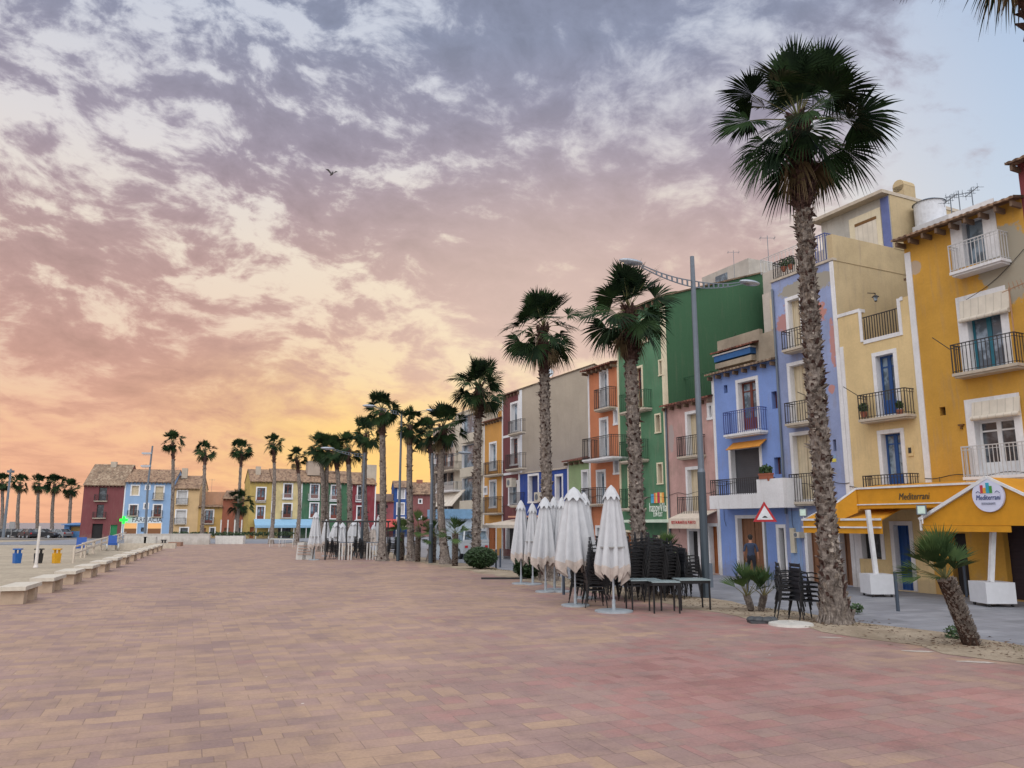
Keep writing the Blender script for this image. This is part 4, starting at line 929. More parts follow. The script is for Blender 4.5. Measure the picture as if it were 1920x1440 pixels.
m = MB(); m.box(-.55, .55, -.06, .06, -.18, .18); m.box(-.18, .18, -.065, .065, -.55, .55); m.build('cross', emis('green neon', (.01, 1.0, .05), 1.6), cr); m = MB(); m.bar((.2, .07, 0), (.2, .78, 0), .06); m.build('arm', iron, cr)
T, pix, w = far_house('sandy cream house with white rolling shutters beside the pharmacy', END2, 323, 372, 914, stucco('sandy cream wall', hexc('C8A878'), dirt=.1), [(333, 921, 350, 945, 'wshutter', 1), (330, 957, 348, 982, 'wshutter', 1), (338, 990, 352, 1002, 'dark', 1)], bals=[(330, 934, 352, 946, 'k', .4), (326, 971, 348, 983, 'k', .4)], rh=2.0)
m = MB(); x, z = pix(346, 885, 3); m.box(x - .4, x + .4, 3, 3.8, z - 1, z + .6); m.build('chimney', MATS['chimney plaster'], T)
T, pix, w = far_house('low ochre house with a roof terrace between cream and orange houses', END2, 372, 417, 950, stucco('ochre house wall', hexc('B8944E'), dirt=.1), [(384, 957, 399, 982, 'red', 1), (362, 990, 370, 1004, 'dark', 0), (378, 990, 386, 1006, 'wood', 0), (394, 990, 402, 1004, 'dark', 1)], bals=[(380, 970, 401, 982, 'k', .4)], rh=.5)
m = MB(); m.box(0, w, 3, 8, 2, pix(395, 922, 3)[1]); m.build('upper_floor', stucco('peach plaster', hexc('BE9070')), T)
T, pix, w = far_house('low burnt orange house behind the white planters', END2, 417, 470, 934, stucco('burnt orange wall', hexc('A3502C'), dirt=.12), [(420, 990, 430, 1010, 'wood', 0), (445, 990, 455, 1008, 'dark', 0), (452, 952, 460, 966, 'dark', 0)], rh=1.3)
# right far pair
E2 = Gy(740, 128); END3 = Frame((E2.x, E2.y), (.98, .2), -.06)
T, pix, w = far_house('distant royal blue house with stacked white shutters', END3, 738, 772, 913, stucco('distant blue wall', hexc('2C569C')), [(747, 916, 758, 934, 'wshutter', 1), (745, 944, 757, 964, 'wshutter', 1), (745, 971, 757, 982, 'wshutter', 1)], rh=1.2)
T, pix, w = far_house('distant dark pink house with three tiny windows', END3, 772, 812, 925, stucco('distant pink wall', hexc('8E4A4A')), [(786, 937, 790, 943, 'dark', 1), (785, 964, 789, 972, 'dark', 1)], rh=2.0)
m = MB(); x, z = pix(787, 905, 4); m.box(x - .5, x + .5, 4, 5, z - 2, z + .5); m.build('chimney', plain('brick chimney', hexc('8A5A48')), T)
T, pix, w = far_house('distant low pink house beside the crimson one', END3, 702, 738, 940, stucco('distant rose wall', hexc('A0505C')), [(707, 945, 712, 965, 'dark', 0), (724, 947, 727, 953, 'dark', 0)], rh=.4)
m = MB(); m.box(0, w, 2, 6, 3, pix(720, 926, 2)[1]); m.build('upper_floor', stucco('pinkish plaster', hexc('B09A90')), T)
for (l, r, c_, lab) in ((712, 745, 'D5605A', 'faded pink awning at the far corner'), (745, 768, 'C9B9A8', 'pale awning below the distant blue house')):
    a = END3.pix(l, 985, -3)[0]; b_ = END3.pix(r, 985, -3)[0]; z1 = END3.pix(l, 984, -3)[1]
    aw = thing('shop_awning', lab, 'awning', END3.world(a, -3.0), END3.ang); m = MB(); m.plate([(0, 0, z1), (b_ - a, 0, z1), (b_ - a, 2.9, z1 + .9), (0, 2.9, z1 + .9)], .05); m.box(0, b_ - a, -.05, 0, z1 - .4, z1); m.build('canvas', plain('canvas ' + c_, hexc(c_)), aw)
    m = MB(); m.box(.1, .2, 0.01, .1, 0, z1 - .05); m.box(b_ - a - .2, b_ - a - .1, .01, .1, 0, z1 - .05); m.build('post', iron_w, aw)
for (px, py, Y, h, lab) in ((253, 872, 124, 1.6, 'aerial above the brick red house roof'), (274, 870, 124, 1.8, 'aerial above the pharmacy roof'), (330, 876, 124, 1.7, 'aerial above the cream house roof'), (398, 898, 124, 2.2, 'aerial above the ochre house terrace'), (849, 770, 70, 3, 'aerial above the cream apartment block')):
    p = atY(px, py, Y); antenna((p.x, p.y, p.z - h), h, lab, 4)
m = MB(); p = ROW.pix(983, 724, 3); d_ = thing('satellite_dish', 'small satellite dish on the roof of the wine house', 'antenna', ROW.world(p[0] + 3, 3.5, p[1] - 1.0)); m.cyl(0, 0, 0, 1.6, .03, 6); m.build('mast', greymetal, d_)
m = MB(); m.tube([(0, -.1, 1.5), (0, -.2, 1.52)], [.1, .32], 14); m.build('dish', palegrey, d_)

# ------------------------------------------------------------------ palms
def bark_mat(name, c1, c2, c3):
    m, t, b = new_mat(name); tc = t.n.new('ShaderNodeTexCoord'); o = tc.outputs['Object']
    n = t.noise(t.mapping(o, scale=(1, 1, 1.6)), 7, 6, .7); n2 = t.noise(t.mapping(o, scale=(1, 1, .35)), 26, 4, .7)
    c = t.ramp(t.math('ADD', t.math('MULTIPLY', n, .6), t.math('MULTIPLY', n2, .4)), [(.33, c1), (.5, c2), (.66, c3)])
    t.l.new(c, b.inputs['Base Color']); b.inputs['Roughness'].default_value = .9; b.inputs['Specular IOR Level'].default_value = .15
    bn = t.n.new('ShaderNodeBump'); bn.inputs['Strength'].default_value = 1; bn.inputs['Distance'].default_value = .05
    t.l.new(n2, bn.inputs['Height']); t.l.new(bn.outputs[0], b.inputs['Normal']); return m
bark_low = bark_mat('weathered grey palm bark', hexc('3E3734'), hexc('7B726C'), hexc('AAA097'))
bark_top = bark_mat('brown palm leaf bases', hexc('2A1C19'), hexc('513E39'), hexc('73605A'))
bark_pale = bark_mat('pale palm leaf stubs', hexc('4A403A'), hexc('978C82'), hexc('B8AEA4'))
def frond_mat(name, c1, c2, rough=.7):
    m, t, b = new_mat(name); geo = t.n.new('ShaderNodeNewGeometry')
    n = t.noise(geo.outputs['Position'], 1.3, 4, .6)
    c = t.mix(t.smooth(n, .38, .62), c1, c2)
    t.l.new(c, b.inputs['Base Color']); b.inputs['Roughness'].default_value = rough; b.inputs['Specular IOR Level'].default_value = .12
    return m
frond_g = frond_mat('palm frond green', (.007, .018, .008), (.022, .046, .015))
frond_t = frond_mat('palm petiole', (.10, .12, .05), (.17, .15, .07))
frond_d = frond_mat('dry palm frond', (.13, .10, .055), (.22, .17, .10), .8)
frond_y = frond_mat('young palm frond', (.028, .055, .02), (.075, .12, .04))

def fan_leaf(mb, base, az, el, pet, Rf, rng, n=22, droop=.5, mi=0, mp=1, spread=1.9, pr=.018, hang=.35, rollk=1.0):
    d = Vector((math.cos(el) * math.cos(az), math.cos(el) * math.sin(az), math.sin(el)))
    pts = [Vector(base) + d * pet * t + Vector((0, 0, -droop * .35 * pet * t * t)) for t in (0, .35, .7, 1)]
    mb.tube(pts, [pr * 1.5, pr, pr * .8, pr * .6], 3, mp, caps=False)
    h = pts[-1]; T = (pts[-1] - pts[-2]).normalized()
    T = (T + Vector((0, 0, -droop * .35))).normalized()
    S = T.cross(Vector((0, 0, 1)))
    S = S.normalized() if S.length > .05 else Vector((math.sin(az), -math.cos(az), 0))
    N = S.cross(T).normalized(); roll = rng.uniform(-rollk, rollk); S, N = S * math.cos(roll) + N * math.sin(roll), N * math.cos(roll) - S * math.sin(roll)
    dth = 2 * spread / n
    o = len(mb.v); st = (.03, .30, .62, .82, 1.0)
    for i in range(n):
        a = -spread + dth * (i + .5); L = Rf * (.80 + .25 * math.cos(a * .6)) * rng.uniform(.86, 1.06)
        dv = T * math.cos(a) + S * math.sin(a) + N * (.28 * abs(math.sin(a)) + .02 * (-1) ** i)
        dv.normalize(); pv = (S * math.cos(a) - T * math.sin(a)).normalized()
        hg = hang * rng.uniform(.5, 1.5)
        for k, r in enumerate(st):
            p = h + dv * L * r + Vector((0, 0, -1)) * (hg * Rf * r ** 3)
            wd = L * r * dth * .60 if k <= 2 else L * .62 * dth * (.27 if k == 3 else .03)
            mb.v.append(tuple(p - pv * wd)); mb.v.append(tuple(p + pv * wd))
    for i in range(n):
        for k in range(4):
            q = o + i * 10 + 2 * k; mb.f.append((q, q + 1, q + 3, q + 2)); mb.m.append(mi)

def palm(label, bx, by, cx, cy, rpx, seed, detail=2, rad=.27, group='tall fan palms along the promenade', z0=0.0, nleaf=None, short=False, base=None, skirt=4, hangk=1.0):
    rng = random.Random(seed); B = base or G(bx, by, z0); C = atY(cx, cy, B.y)
    depth = C.y * CP + (C.z - CAMZ) * SP; Rc = rpx * depth / FPX * (.90 if detail == 3 else .95)
    T = thing('palm_tree', label, 'palm tree', B, 0, group); rad *= .86
    top = C - B; H = top.z
    # trunk
    m = MB(); nr = max(8, int(H / (.14 if detail > 1 else .4))); ns = 14 if detail > 1 else 8
    pts, rs = [], []
    bw = .12 if detail > 1 else .32; bow = Vector((rng.uniform(-bw, bw), rng.uniform(-bw, bw), 0))
    def axis(t): return Vector((top.x * t, top.y * t, H * t)) + bow * math.sin(math.pi * t)
    def rad_at(z, t):
        flare = .75 * math.exp(-z / .38) + .12 * math.exp(-z / 1.5); crown = .16 * max(0, 1 - abs(t - .93) / .12)
        return rad * (1 + flare - .22 * t + crown)
    o = len(m.v)
    for i in range(nr + 1):
        t = i / nr; p = axis(t); r0 = rad_at(H * t, t) * (1 - .5 * max(0, t - .97) / .03)
        for j in range(ns):
            a = 2 * math.pi * j / ns; r = r0 * (1 + rng.uniform(-.07, .07)) * (1 + .03 * (-1) ** i)
            m.v.append((p.x + r * math.cos(a), p.y + r * math.sin(a), p.z))
    for i in range(nr):
        for j in range(ns):
            a = o + i * ns + j; b_ = o + i * ns + (j + 1) % ns; m.f.append((a, b_, b_ + ns, a + ns)); m.m.append(1 if i / nr > .80 else 0)
    nb = {3: 2000, 2: 800, 1: 130, 0: 0}[detail]
    for i in range(nb):
        t = rng.random() ** .9; t = min(t, .99); p = axis(t); a = rng.uniform(0, 2 * math.pi); r = rad_at(H * t, t)
        out = Vector((math.cos(a), math.sin(a), 0)); tan = Vector((-math.sin(a), math.cos(a), 0))
        kk = 1 + .9 * (t > .8); ln = rng.uniform(.05, .15) * kk; wd = rng.uniform(.025, .065); st = rng.uniform(.02, .09) * kk
        if rng.random() < .05: st *= 2.2
        q = p + out * (r - .02)
        if H * t < .8: ln *= 1.9; st *= .8
        dn = -1 if rng.random() < .12 else 1
        m.add([q - tan * wd, q + tan * wd, q + tan * wd * .55 + out * (st + .02) + Vector((0, 0, ln * dn)), q - tan * wd * .55 + out * (st + .02) + Vector((0, 0, ln * dn)), q + Vector((0, 0, ln * .9 * dn)) + out * .0],
              [(0, 1, 2, 3), (0, 3, 4), (1, 4, 2), (3, 2, 4)], 1 if t > .80 else rng.choice((0, 0, 1, 2)))
    if detail >= 2 and not short:      # fibres and roots flaring at the foot
        for i in range(110 if detail == 3 else 24):
            a = rng.uniform(0, 2 * math.pi); h0 = rng.uniform(.2, .75); r1 = rad * rng.uniform(1.6, 2.15)
            m.tube([(rad * 1.15 * math.cos(a), rad * 1.15 * math.sin(a), h0), (rad * 1.45 * math.cos(a + .08), rad * 1.45 * math.sin(a + .08), h0 * .4), (r1 * math.cos(a + .12), r1 * math.sin(a + .12), -.03)], [.018, .028, .012], 4, 0)
    m.build('trunk', [bark_low, bark_top, bark_pale], T)
    # crown
    m = MB(); n = nleaf or {3: 38, 2: 31, 1: 20, 0: 15}[detail] + rng.randint(-3, 3); seg = {3: 46, 2: 34, 1: 18, 0: 12}[detail]
    ga = 2.39996; lowel = R(rng.uniform(118, 138)); pet = Rc * .62; Rf = Rc * .50
    for i in range(n):
        u = i / (n - 1); el = R(86) - lowel * u ** 1.15 + rng.uniform(-.1, .1); az = i * ga + rng.uniform(-.25, .25)
        pl = pet * (.80 + .32 * math.sin(math.pi * min(1, u * 1.1))) * (rng.uniform(.85, 1.1) if i % 3 else rng.uniform(.5, .75))
        fan_leaf(m, axis(1) + Vector((0, 0, -.25 * u * Rc * .3)), az, el, pl, Rf * rng.uniform(.85, 1.1), rng, seg, .18 + .55 * u, 0, 1, 1.85, .016 if detail > 1 else .022, hang=(.06 + .30 * u) * hangk)
    crown = m.build('crown', [frond_g, frond_t], T)
    if skirt:
        m = MB()
        for i in range(skirt + rng.randint(-1, 5)):
            fan_leaf(m, axis(1) + Vector((0, 0, -.22 * Rc)), i * ga * 1.3 + rng.random(), R(-48) - rng.random() * .4, pet * .45, Rf * .60, rng, max(10, seg // 2), .9, 0, 0, 1.2, .014, hang=.9)
        m.build('dry_fronds', frond_d, T)
    return T

palm('tallest palm, nearest to the camera, with shaggy grey trunk beside the stacked chairs', 1567, 1168, 1497, 222, 168, 3, 3, .245)
palm('palm whose frond tips only hang into the top right corner', 2069, 1200, 1888, -185, 232, 5, 2, .28, base=Vector((9.75, 11.0, 0)))
palm('palm rising behind the near chair stacks, before the green house', 1203, 1110, 1178, 578, 101, 11, 2, .27)
palm('palm behind the group of folded parasols, before the greige wall', 1030, 1089, 1018, 612, 84, 12, 2, .26)
palm('palm standing behind the round bush', 893, 1062, 899, 722, 64, 13, 2, .25)
palm('palm in front of the apartment blocks, left of the bush', 836, 1058, 832, 798, 52, 14, 1, .24)
palm('slim palm just right of the gap with the golden sky', 806, 1053, 802, 812, 40, 15, 1, .16)
palm('palm in the golden gap, between lamp pole and slim palm', 772, 1052, 769, 796, 38, 16, 1, .24)
palm('tall palm right of the cafe frame, highest of the middle ones', 717, 1052, 716, 766, 40, 17, 1, .25)
palm('palm with crown just below the tallest middle palm', 690, 1046, 686, 812, 38, 18, 1, .23)
palm('palm at the right end of the dense palm cluster', 653, 1040, 651, 838, 36, 19, 1, .23)
palm('palm third in the dense cluster before the green house', 630, 1036, 628, 848, 34, 20, 1, .23)
palm('palm in the middle of the dense cluster, trunk over the green wall', 617, 1034, 615, 842, 34, 21, 1, .23)
palm('palm at the left end of the dense cluster', 601, 1034, 600, 838, 34, 22, 1, .23)
palm('palm before the joint of pale yellow and green houses', 555, 1022, 556, 857, 25, 23, 1, .24)
palm('palm before the olive and pale yellow houses, straight trunk', 508, 1020, 513, 832, 23, 24, 1, .24)
palm('leaning palm above the burnt orange house', 443, 1016, 453, 843, 24, 25, 1, .23)
palm('palm before the low ochre house', 377, 1019, 384, 844, 24, 26, 1, .24)
palm('palm at the corner of pharmacy and cream house, tallest on that side', 319, 1018, 324, 828, 25, 27, 1, .25)
palm('short bushy palm behind the white planters', 446, 1016, 452, 940, 29, 28, 1, .35, short=True, skirt=10)
for i, (bx, cx, cy, lab) in enumerate(((2, 4, 903, 'beach palm at the left edge of the picture'), (33, 38, 905, 'second beach palm, above the parked cars'), (70, 73, 906, 'third beach palm, in line with the white post'),
                                       (98, 103, 907, 'fourth beach palm, wide crown above the cars'), (129, 134, 914, 'fifth beach palm, next to the brick red house'))):
    palm(lab, bx, 1000, cx, cy, 21 + 2 * (i == 3), 40 + i, 1, .34, group='row of palms on the beach side car park', base=Gy(bx, 132) * 1.0, skirt=5)

bark_dark = bark_mat('dark brown young trunk', hexc('1E1512'), hexc('3A2C26'), hexc('5A463C'))
def young_palm(label, bx, by, trunk, lean, Rc, n, seed, seg=18, elmin=10, dirbias=0.0, stems=1):
    rng = random.Random(seed); B = G(bx, by, .01); T = thing('young_palm', label, 'small palm', B, 0)
    m = MB(); c = MB()
    for s in range(stems):
        off = Vector((.13 * (s - (stems - 1) / 2) * 2, 0, 0)); tp = off * 1.7 + Vector((lean, 0, trunk))
        r0 = .06 if trunk < .5 else .135
        m.tube([off, off + (tp - off) * .5, tp], [r0 * 1.15, r0, r0 * 1.1], 10, 0)
        for i in range(int(60 + 420 * trunk)):
            t = rng.random(); a = rng.uniform(0, 6.283); p = off + (tp - off) * t; out = Vector((math.cos(a), math.sin(a), 0)); tan = Vector((-math.sin(a), math.cos(a), 0)); q = p + out * (r0 - .01)
            m.add([q - tan * .045, q + tan * .045, q + out * .055 + Vector((0, 0, .085)), q + Vector((0, 0, .06))], [(0, 1, 2), (0, 2, 3), (1, 3, 2)], 1)
        for i in range(n):
            u = i / n; el = R(86) - R(86 - elmin) * u; az = i * 2.4 + rng.uniform(-.3, .3)
            if dirbias and rng.random() < .75: az = math.pi + rng.uniform(-1.1, 1.1) * dirbias if i % 4 else az
            fan_leaf(c, tp, az, el, Rc * rng.uniform(.38, .58), Rc * rng.uniform(.45, .62), rng, seg, .1 + .3 * u, 0, 1, .75, .012, hang=.05, rollk=.6)
    m.build('trunk', [bark_dark, bark_low], T); c.build('crown', [frond_y, frond_t], T); return T
young_palm('low double stemmed fan palm beside the chair stack near the kerb', 1418, 1146, .34, .0, .84, 11, 60, 16, 35, stems=2)
young_palm('small leaning palm with thick scaly trunk and spiky fronds by the kerb', 1822, 1209, 1.15, -.36, .90, 22, 61, 20, 12, .9)
young_palm('small palm between the stacked chairs and the pink shopfront', 1248, 1112, 1.1, 0, .8, 16, 62, 16, 0)
for i, (bx, by, tr, lab) in enumerate(((853, 1061, 1.6, 'small palm beside the white van'), (812, 1055, 1.4, 'small palm left of the apartment palm'), (783, 1053, 1.9, 'small dark palm under the golden gap'), (752, 1050, 1.5, 'small palm right of the cafe chairs'))):
    young_palm(lab, bx, by, tr, .0, 1.0, 16, 70 + i, 12, -20)
m = MB(); leaf_blob(m, (0, 0, .55), .82, .7, .5, 5200, .065, random.Random(5)); leaf_blob(m, (0, 0, .6), .5, .45, .35, 1200, .08, random.Random(6))
bush = thing('bush', 'round dark green bush at the kerb below the tall palm', 'bush', G(901, 1067), 0); m.build('leaves', plain('bush green', (.022, .05, .014), .6, 0, .6, 9), bush)
m = MB()
for i in range(9): a = i * .7; m.tube([(0, 0, 0), (.3 * math.cos(a), .3 * math.sin(a), .5)], [.03, .012], 5)
m.build('stems', bark_top, bush)
m = MB(); leaf_blob(m, (0, 0, .5), .6, .5, .5, 1500, .08, random.Random(8)); b_ = tag(m.build('bush', MATS['bush green']), 'low dark shrub behind the folded parasols', 'bush'); b_.location = G(990, 1085)
for (bx, by, s_, lab, sd) in ((1512, 1168, .0, '', 0), (1607, 1148, .16, 'tiny green plant beside the foot of the tallest palm', 9), (1792, 1198, .2, 'weeds at the foot of the small leaning palm', 10)):
    if s_: m = MB(); leaf_blob(m, (0, 0, s_ * .6), s_, s_, s_ * .7, 160, .05, random.Random(sd)); o = tag(m.build('weed', leafm), lab, 'plant'); o.location = G(bx, by)
m = MB(); r_ = random.Random(77)
for i in range(2600):
    Y = r_.uniform(10, 45); a = on_line(CURB_A, cdir, Y); x = a.x + 1.45 + r_.gauss(0, .16) + .2 * math.sin(Y * 1.3)
    if math.sin(Y * 1.9) + math.sin(Y * .7) < -.1: continue
    v = Vector((r_.uniform(-1, 1), r_.uniform(-1, 1), r_.uniform(.2, .9))) * .05
    m.add([(x, Y, .005), (x + .02, Y + .01, .005), (x + v.x, Y + v.y, v.z + .01)], [(0, 1, 2)])
o = m.build('weeds_along_kerb', plain('dry weed', hexc('5C5738'), .9)); o['kind'] = 'stuff'; o['label'] = 'thin dry weeds along the kerb of the street'

m = MB(); r_ = random.Random(31)
for i in range(900):
    Y = r_.uniform(11, 30); a = on_line(CURB_A, cdir, Y); x = a.x + r_.uniform(-.2, 1.5); z_ = .03; an = r_.uniform(0, 6.28); l_ = r_.uniform(.02, .07)
    if r_.random() < .35: cx_, cy_ = r_.choice([(G(1567, 1168).x, G(1567, 1168).y), (G(1822, 1209).x, G(1822, 1209).y)]); x = cx_ + r_.gauss(0, .5); Y = cy_ + r_.gauss(0, .4)
    m.add([(x - l_ * math.cos(an), Y - l_ * math.sin(an), z_), (x + .012 * math.sin(an), Y - .012 * math.cos(an), z_ + .012), (x + l_ * math.cos(an), Y + l_ * math.sin(an), z_)], [(0, 1, 2)])
o = m.build('fallen_leaves', plain('dead leaf litter', hexc('5A4636'), .9, 0, .4, 3)); o['kind'] = 'stuff'; o['label'] = 'dry leaf litter scattered on the soil under the palms'
# ------------------------------------------------------------------ parasols
canv = plain('off white parasol canvas', hexc('B9BCC1'), .85, 0, .07, 5, .2)
canv2 = plain('stained parasol canvas', hexc('B7ADA6'), .9, 0, .16, 6, .2)
def parasol(label, bx, by, topy, hw, boty, seed, flare=1.0, basek=1.0, fold=9, group='folded cafe parasols', lean=0.0, tan=False):
    rng = random.Random(seed); B = G(bx, by); k = (B.y * CP) / FPX
    H = (by - topy) * k; zb = (by - boty) * k; W = hw * k
    T = thing('parasol', label, 'parasol', B, 0, group)
    m = MB(); m.cyl(0, 0, .03, H, .028, 10); m.build('pole', palegrey, T)
    m = MB(); m.tube([(0, 0, 0), (0, 0, .035), (0, 0, .05)], [.48 * basek, .48 * basek, .4 * basek], 24); m.cyl(0, 0, .05, .3, .045, 10); m.build('base_plate', plain('pale steel base', hexc('A2ABB2'), .5, .3), T)
    m = MB(); ns = fold * 8; rows = 15; o = 0; lx = rng.uniform(-.07, .07); ex = rng.uniform(.92, 1.12)
    ph = [rng.uniform(-.4, .4) for _ in range(fold + 1)]; am = [rng.uniform(.6, 1.3) for _ in range(fold + 1)]; low = [rng.uniform(-.07, .05) for _ in range(fold + 1)]
    for i in range(rows + 1):
        u = i / rows; prof = .22 + .66 * u ** .62 if u < .75 else (.22 + .66 * .75 ** .62) + .35 * (u - .75)
        if u > .9: prof *= 1 - (u - .9) * 1.0
        for j in range(ns):
            a = 2 * math.pi * j / ns; fidx = int(a / (2 * math.pi) * fold) % fold
            c = math.cos(fold * a + ph[fidx] * 2 * u)
            r = W * prof * flare * (1 + .20 * am[fidx] * c * (.4 + u)) * (1 + .05 * math.sin(3 * a + seed))
            z = H - .12 - (H - .12 - zb) * u * (1 + (low[fidx] - .045 * c) * (u ** 5))
            m.v.append((r * math.cos(a) * ex + (lean + lx) * u * u, r * math.sin(a), z))
    for i in range(rows):
        for j in range(ns):
            a = i * ns + j; b2 = i * ns + (j + 1) % ns; m.f.append((a, a + ns, b2 + ns, b2)); m.m.append(0)
    m.m = [1 if q // ns >= rows - 2 else 0 for q in range(len(m.f))]; m.build('canopy', [canv2 if tan else canv, canv2], T, True)
    m = MB(); m.tube([((lean + lx) * .45, 0, zb + (H - zb) * .33), ((lean + lx) * .45, 0, zb + (H - zb) * .33 + .035)], W * .80, 18); m.build('strap', plain('grey strap', hexc('8C8B8A')), T) if seed % 2 else None; m = MB(); o = 0; ns = fold * 6
    for i, (u, rr) in enumerate(((0, .03), (.3, .24), (.75, .44), (1, .54))):
        for j in range(ns):
            a = 2 * math.pi * j / ns; c = math.cos(fold * a)
            m.v.append((W * rr * (1 + .10 * c * u) * math.cos(a), W * rr * (1 + .10 * c * u) * math.sin(a), H + .03 - (.34 + .05 * c) * u))
    for i in range(3):
        for j in range(ns): a = i * ns + j; b2 = i * ns + (j + 1) % ns; m.f.append((a, a + ns, b2 + ns, b2)); m.m.append(0)
    m.build('top_vent', canv, T, True)
    return T
parasol('nearest folded white parasol standing alone before the stacked chairs', 1151, 1147, 918, 31, 1088, 1)
parasol('widest folded parasol, loosely tied, left of the near chair stacks', 1079, 1136, 921, 38, 1076, 2, 1.0, .8)
parasol('folded parasol half hidden right behind the widest one', 1098, 1122, 930, 22, 1058, 3, 1.0, .7)
parasol('folded parasol second left of the widest one, with ragged tan hem', 1023, 1110, 938, 26, 1064, 4, 1, .7, tan=False)
parasol('folded parasol directly left of the widest one', 1055, 1110, 938, 19, 1058, 6, 1, .6)
parasol('narrow folded parasol in the middle of the five grouped ones', 1040, 1106, 937, 18, 1052, 5, 1, .6)
parasol('slim folded parasol second from the left of the group', 999, 1096, 948, 17, 1054, 7, 1, .7)
parasol('folded parasol at the left end of the group near the bollard', 977, 1095, 943, 18, 1054, 8, 1, .7)
parasol('distant folded white parasol left of the dark cafe frame', 589, 1050, 963, 13, 1030, 9, 1, .7)
for i, (x, hw, tp, lab) in enumerate(((609, 7, 976, 'far folded parasol, first inside the cafe frame'), (629, 11, 980, 'far folded parasol, second inside the cafe frame'), (640, 10, 982, 'far folded parasol, third inside the cafe frame'), (664, 13, 977, 'far folded parasol behind the middle post of the cafe frame'),
                                      (684, 9, 977, 'far folded parasol right of the middle of the cafe frame'), (699, 8, 985, 'far tan folded parasol near the right frame post'), (708, 6, 968, 'far folded parasol rising above the right frame post'))):
    parasol(lab, x, 1043, tp, hw * 1.35, 1022, 20 + i, 1, .5, 7, tan=(i == 5))

# ------------------------------------------------------------------ chairs and tables
chm = plain('black woven plastic', (.016, .018, .024), .45, 0, .25, 30, .3); tubem = plain('black metal tube', (.012, .012, .014), .4, .3, .1)
def make_chair():
    T = thing('stacking_chair', 'black stacking armchair', 'chair')
    m = MB(); m.box(-.23, .23, -.22, .22, .43, .455)
    for i in range(9): y = -.2 + i * .05; m.box(-.235, .235, y - .012, y + .012, .455, .461)
    m.build('seat', chm, T)
    m = MB()
    for x in (-.22, .22): m.tube([(x, .2, .45), (x, .27, .88)], .014, 5)
    for i in range(3): z = .84 - .17 * i; y = .2 + .07 * (z - .45) / .43; m.box(-.22, .22, y - .008, y + .012, z - .045, z + .03)
    m.build('backrest', chm, T)
    for x in (-1, 1):
        m = MB(); m.tube([(x * .25, .25, .66), (x * .27, .0, .68), (x * .26, -.18, .64)], .016, 5); m.build('armrest', tubem, T)
        m = MB(); m.tube([(x * .26, -.18, .64), (x * .24, -.2, .45), (x * .26, -.27, 0)], .014, 5); m.build('leg', tubem, T)
        m = MB(); m.tube([(x * .22, .21, .45), (x * .25, .32, 0)], .014, 5); m.build('leg', tubem, T)
    return T
chair0 = make_chair(); chair_used = [False]
ORD = ['lowest', 'second', 'third', 'fourth', 'fifth', 'sixth', 'seventh', 'eighth', 'ninth', 'tenth', 'eleventh', 'topmost']
def put_chair(loc, rz, label, group, tilt=0.0):
    if not chair_used[0]: c = chair0; chair_used[0] = True
    else: c = copy_tree(chair0)
    c.location = loc; c.rotation_euler = (tilt, 0, rz); c['label'] = label; c['group'] = group; return c
def stack(px, py, n, rz, where, group, step=.095):
    B = G(px, py); rg = random.Random(px)
    for k in range(n):
        w_ = 'topmost' if k == n - 1 else ORD[k]
        lab = f'{w_} black chair in the {where}'
        fx = -math.sin(rz) * -.012 * k; fy = math.cos(rz) * -.012 * k
        put_chair((B.x + fx + rg.uniform(-.008, .008), B.y + fy + rg.uniform(-.008, .008), step * k), rz + rg.uniform(-.03, .03), lab, group)
g_ = 'stacked black chairs behind the near parasol'
near_stacks = [(1093, 1130, 10, R(60), 'stack at the far left, touching the widest parasol'), (1116, 1138, 11, R(95), 'stack just left of the nearest parasol'), (1136, 1126, 11, R(120), 'stack half hidden behind the nearest parasol'),
               (1186, 1128, 11, R(100), 'stack right of the nearest parasol'), (1202, 1120, 12, R(80), 'tall stack against the palm trunk'), (1226, 1126, 12, R(92), 'stack right of the palm trunk'),
               (1250, 1122, 10, R(98), 'stack before the small palm'), (1271, 1118, 9, R(75), 'stack second from the lamp pole'), (1291, 1122, 7, R(110), 'lowest stack next to the lamp pole'),
 (1104, 1124, 11, R(70), 'stack right behind the widest parasol'), (1214, 1116, 12, R(85), 'back row stack right behind the palm trunk'), (1240, 1115, 11, R(97), 'back row stack left of the small palm'), (1262, 1113, 10, R(88), 'back row stack right of the small palm'), (1160, 1122, 10, R(92), 'stack behind the pole of the nearest parasol')]
for s_ in near_stacks: stack(*s_[:4], s_[4], g_)
stack(1482, 1160, 5, R(80), 'left stack beside the tallest palm', 'chairs stacked by the tallest palm', .1)
stack(1513, 1163, 5, R(100), 'right stack touching the tallest palm', 'chairs stacked by the tallest palm', .1)
def table(px, py, rz, w, d, label, top='glass', h=.74, legm=None):
    B = G(px, py); T = thing('cafe_table', label, 'table', B, rz, 'cafe tables put together')
    m = MB(); m.box(-w / 2, w / 2, -d / 2, d / 2, h, h + .025); m.build('table_top', plain('pale table top', hexc('8FA0A4'), .25), T)
    m = MB(); m.box(-w / 2 + .01, w / 2 - .01, -d / 2 + .01, -d / 2 + .03, h - .07, h - .002); m.box(-w / 2 + .01, w / 2 - .01, d / 2 - .03, d / 2 - .01, h - .07, h - .002); m.box(-w / 2 + .01, -w / 2 + .03, -d / 2 + .03, d / 2 - .03, h - .07, h - .002); m.box(w / 2 - .03, w / 2 - .01, -d / 2 + .03, d / 2 - .03, h - .07, h - .002); m.build('frame', legm or tubem, T)
    for x in (-1, 1):
        for y in (-1, 1): m = MB(); m.box(x * (w / 2 - .035) - .018, x * (w / 2 - .035) + .018, y * (d / 2 - .035) - .018, y * (d / 2 - .035) + .018, 0, h - .07); m.build('leg', legm or tubem, T)
    return T
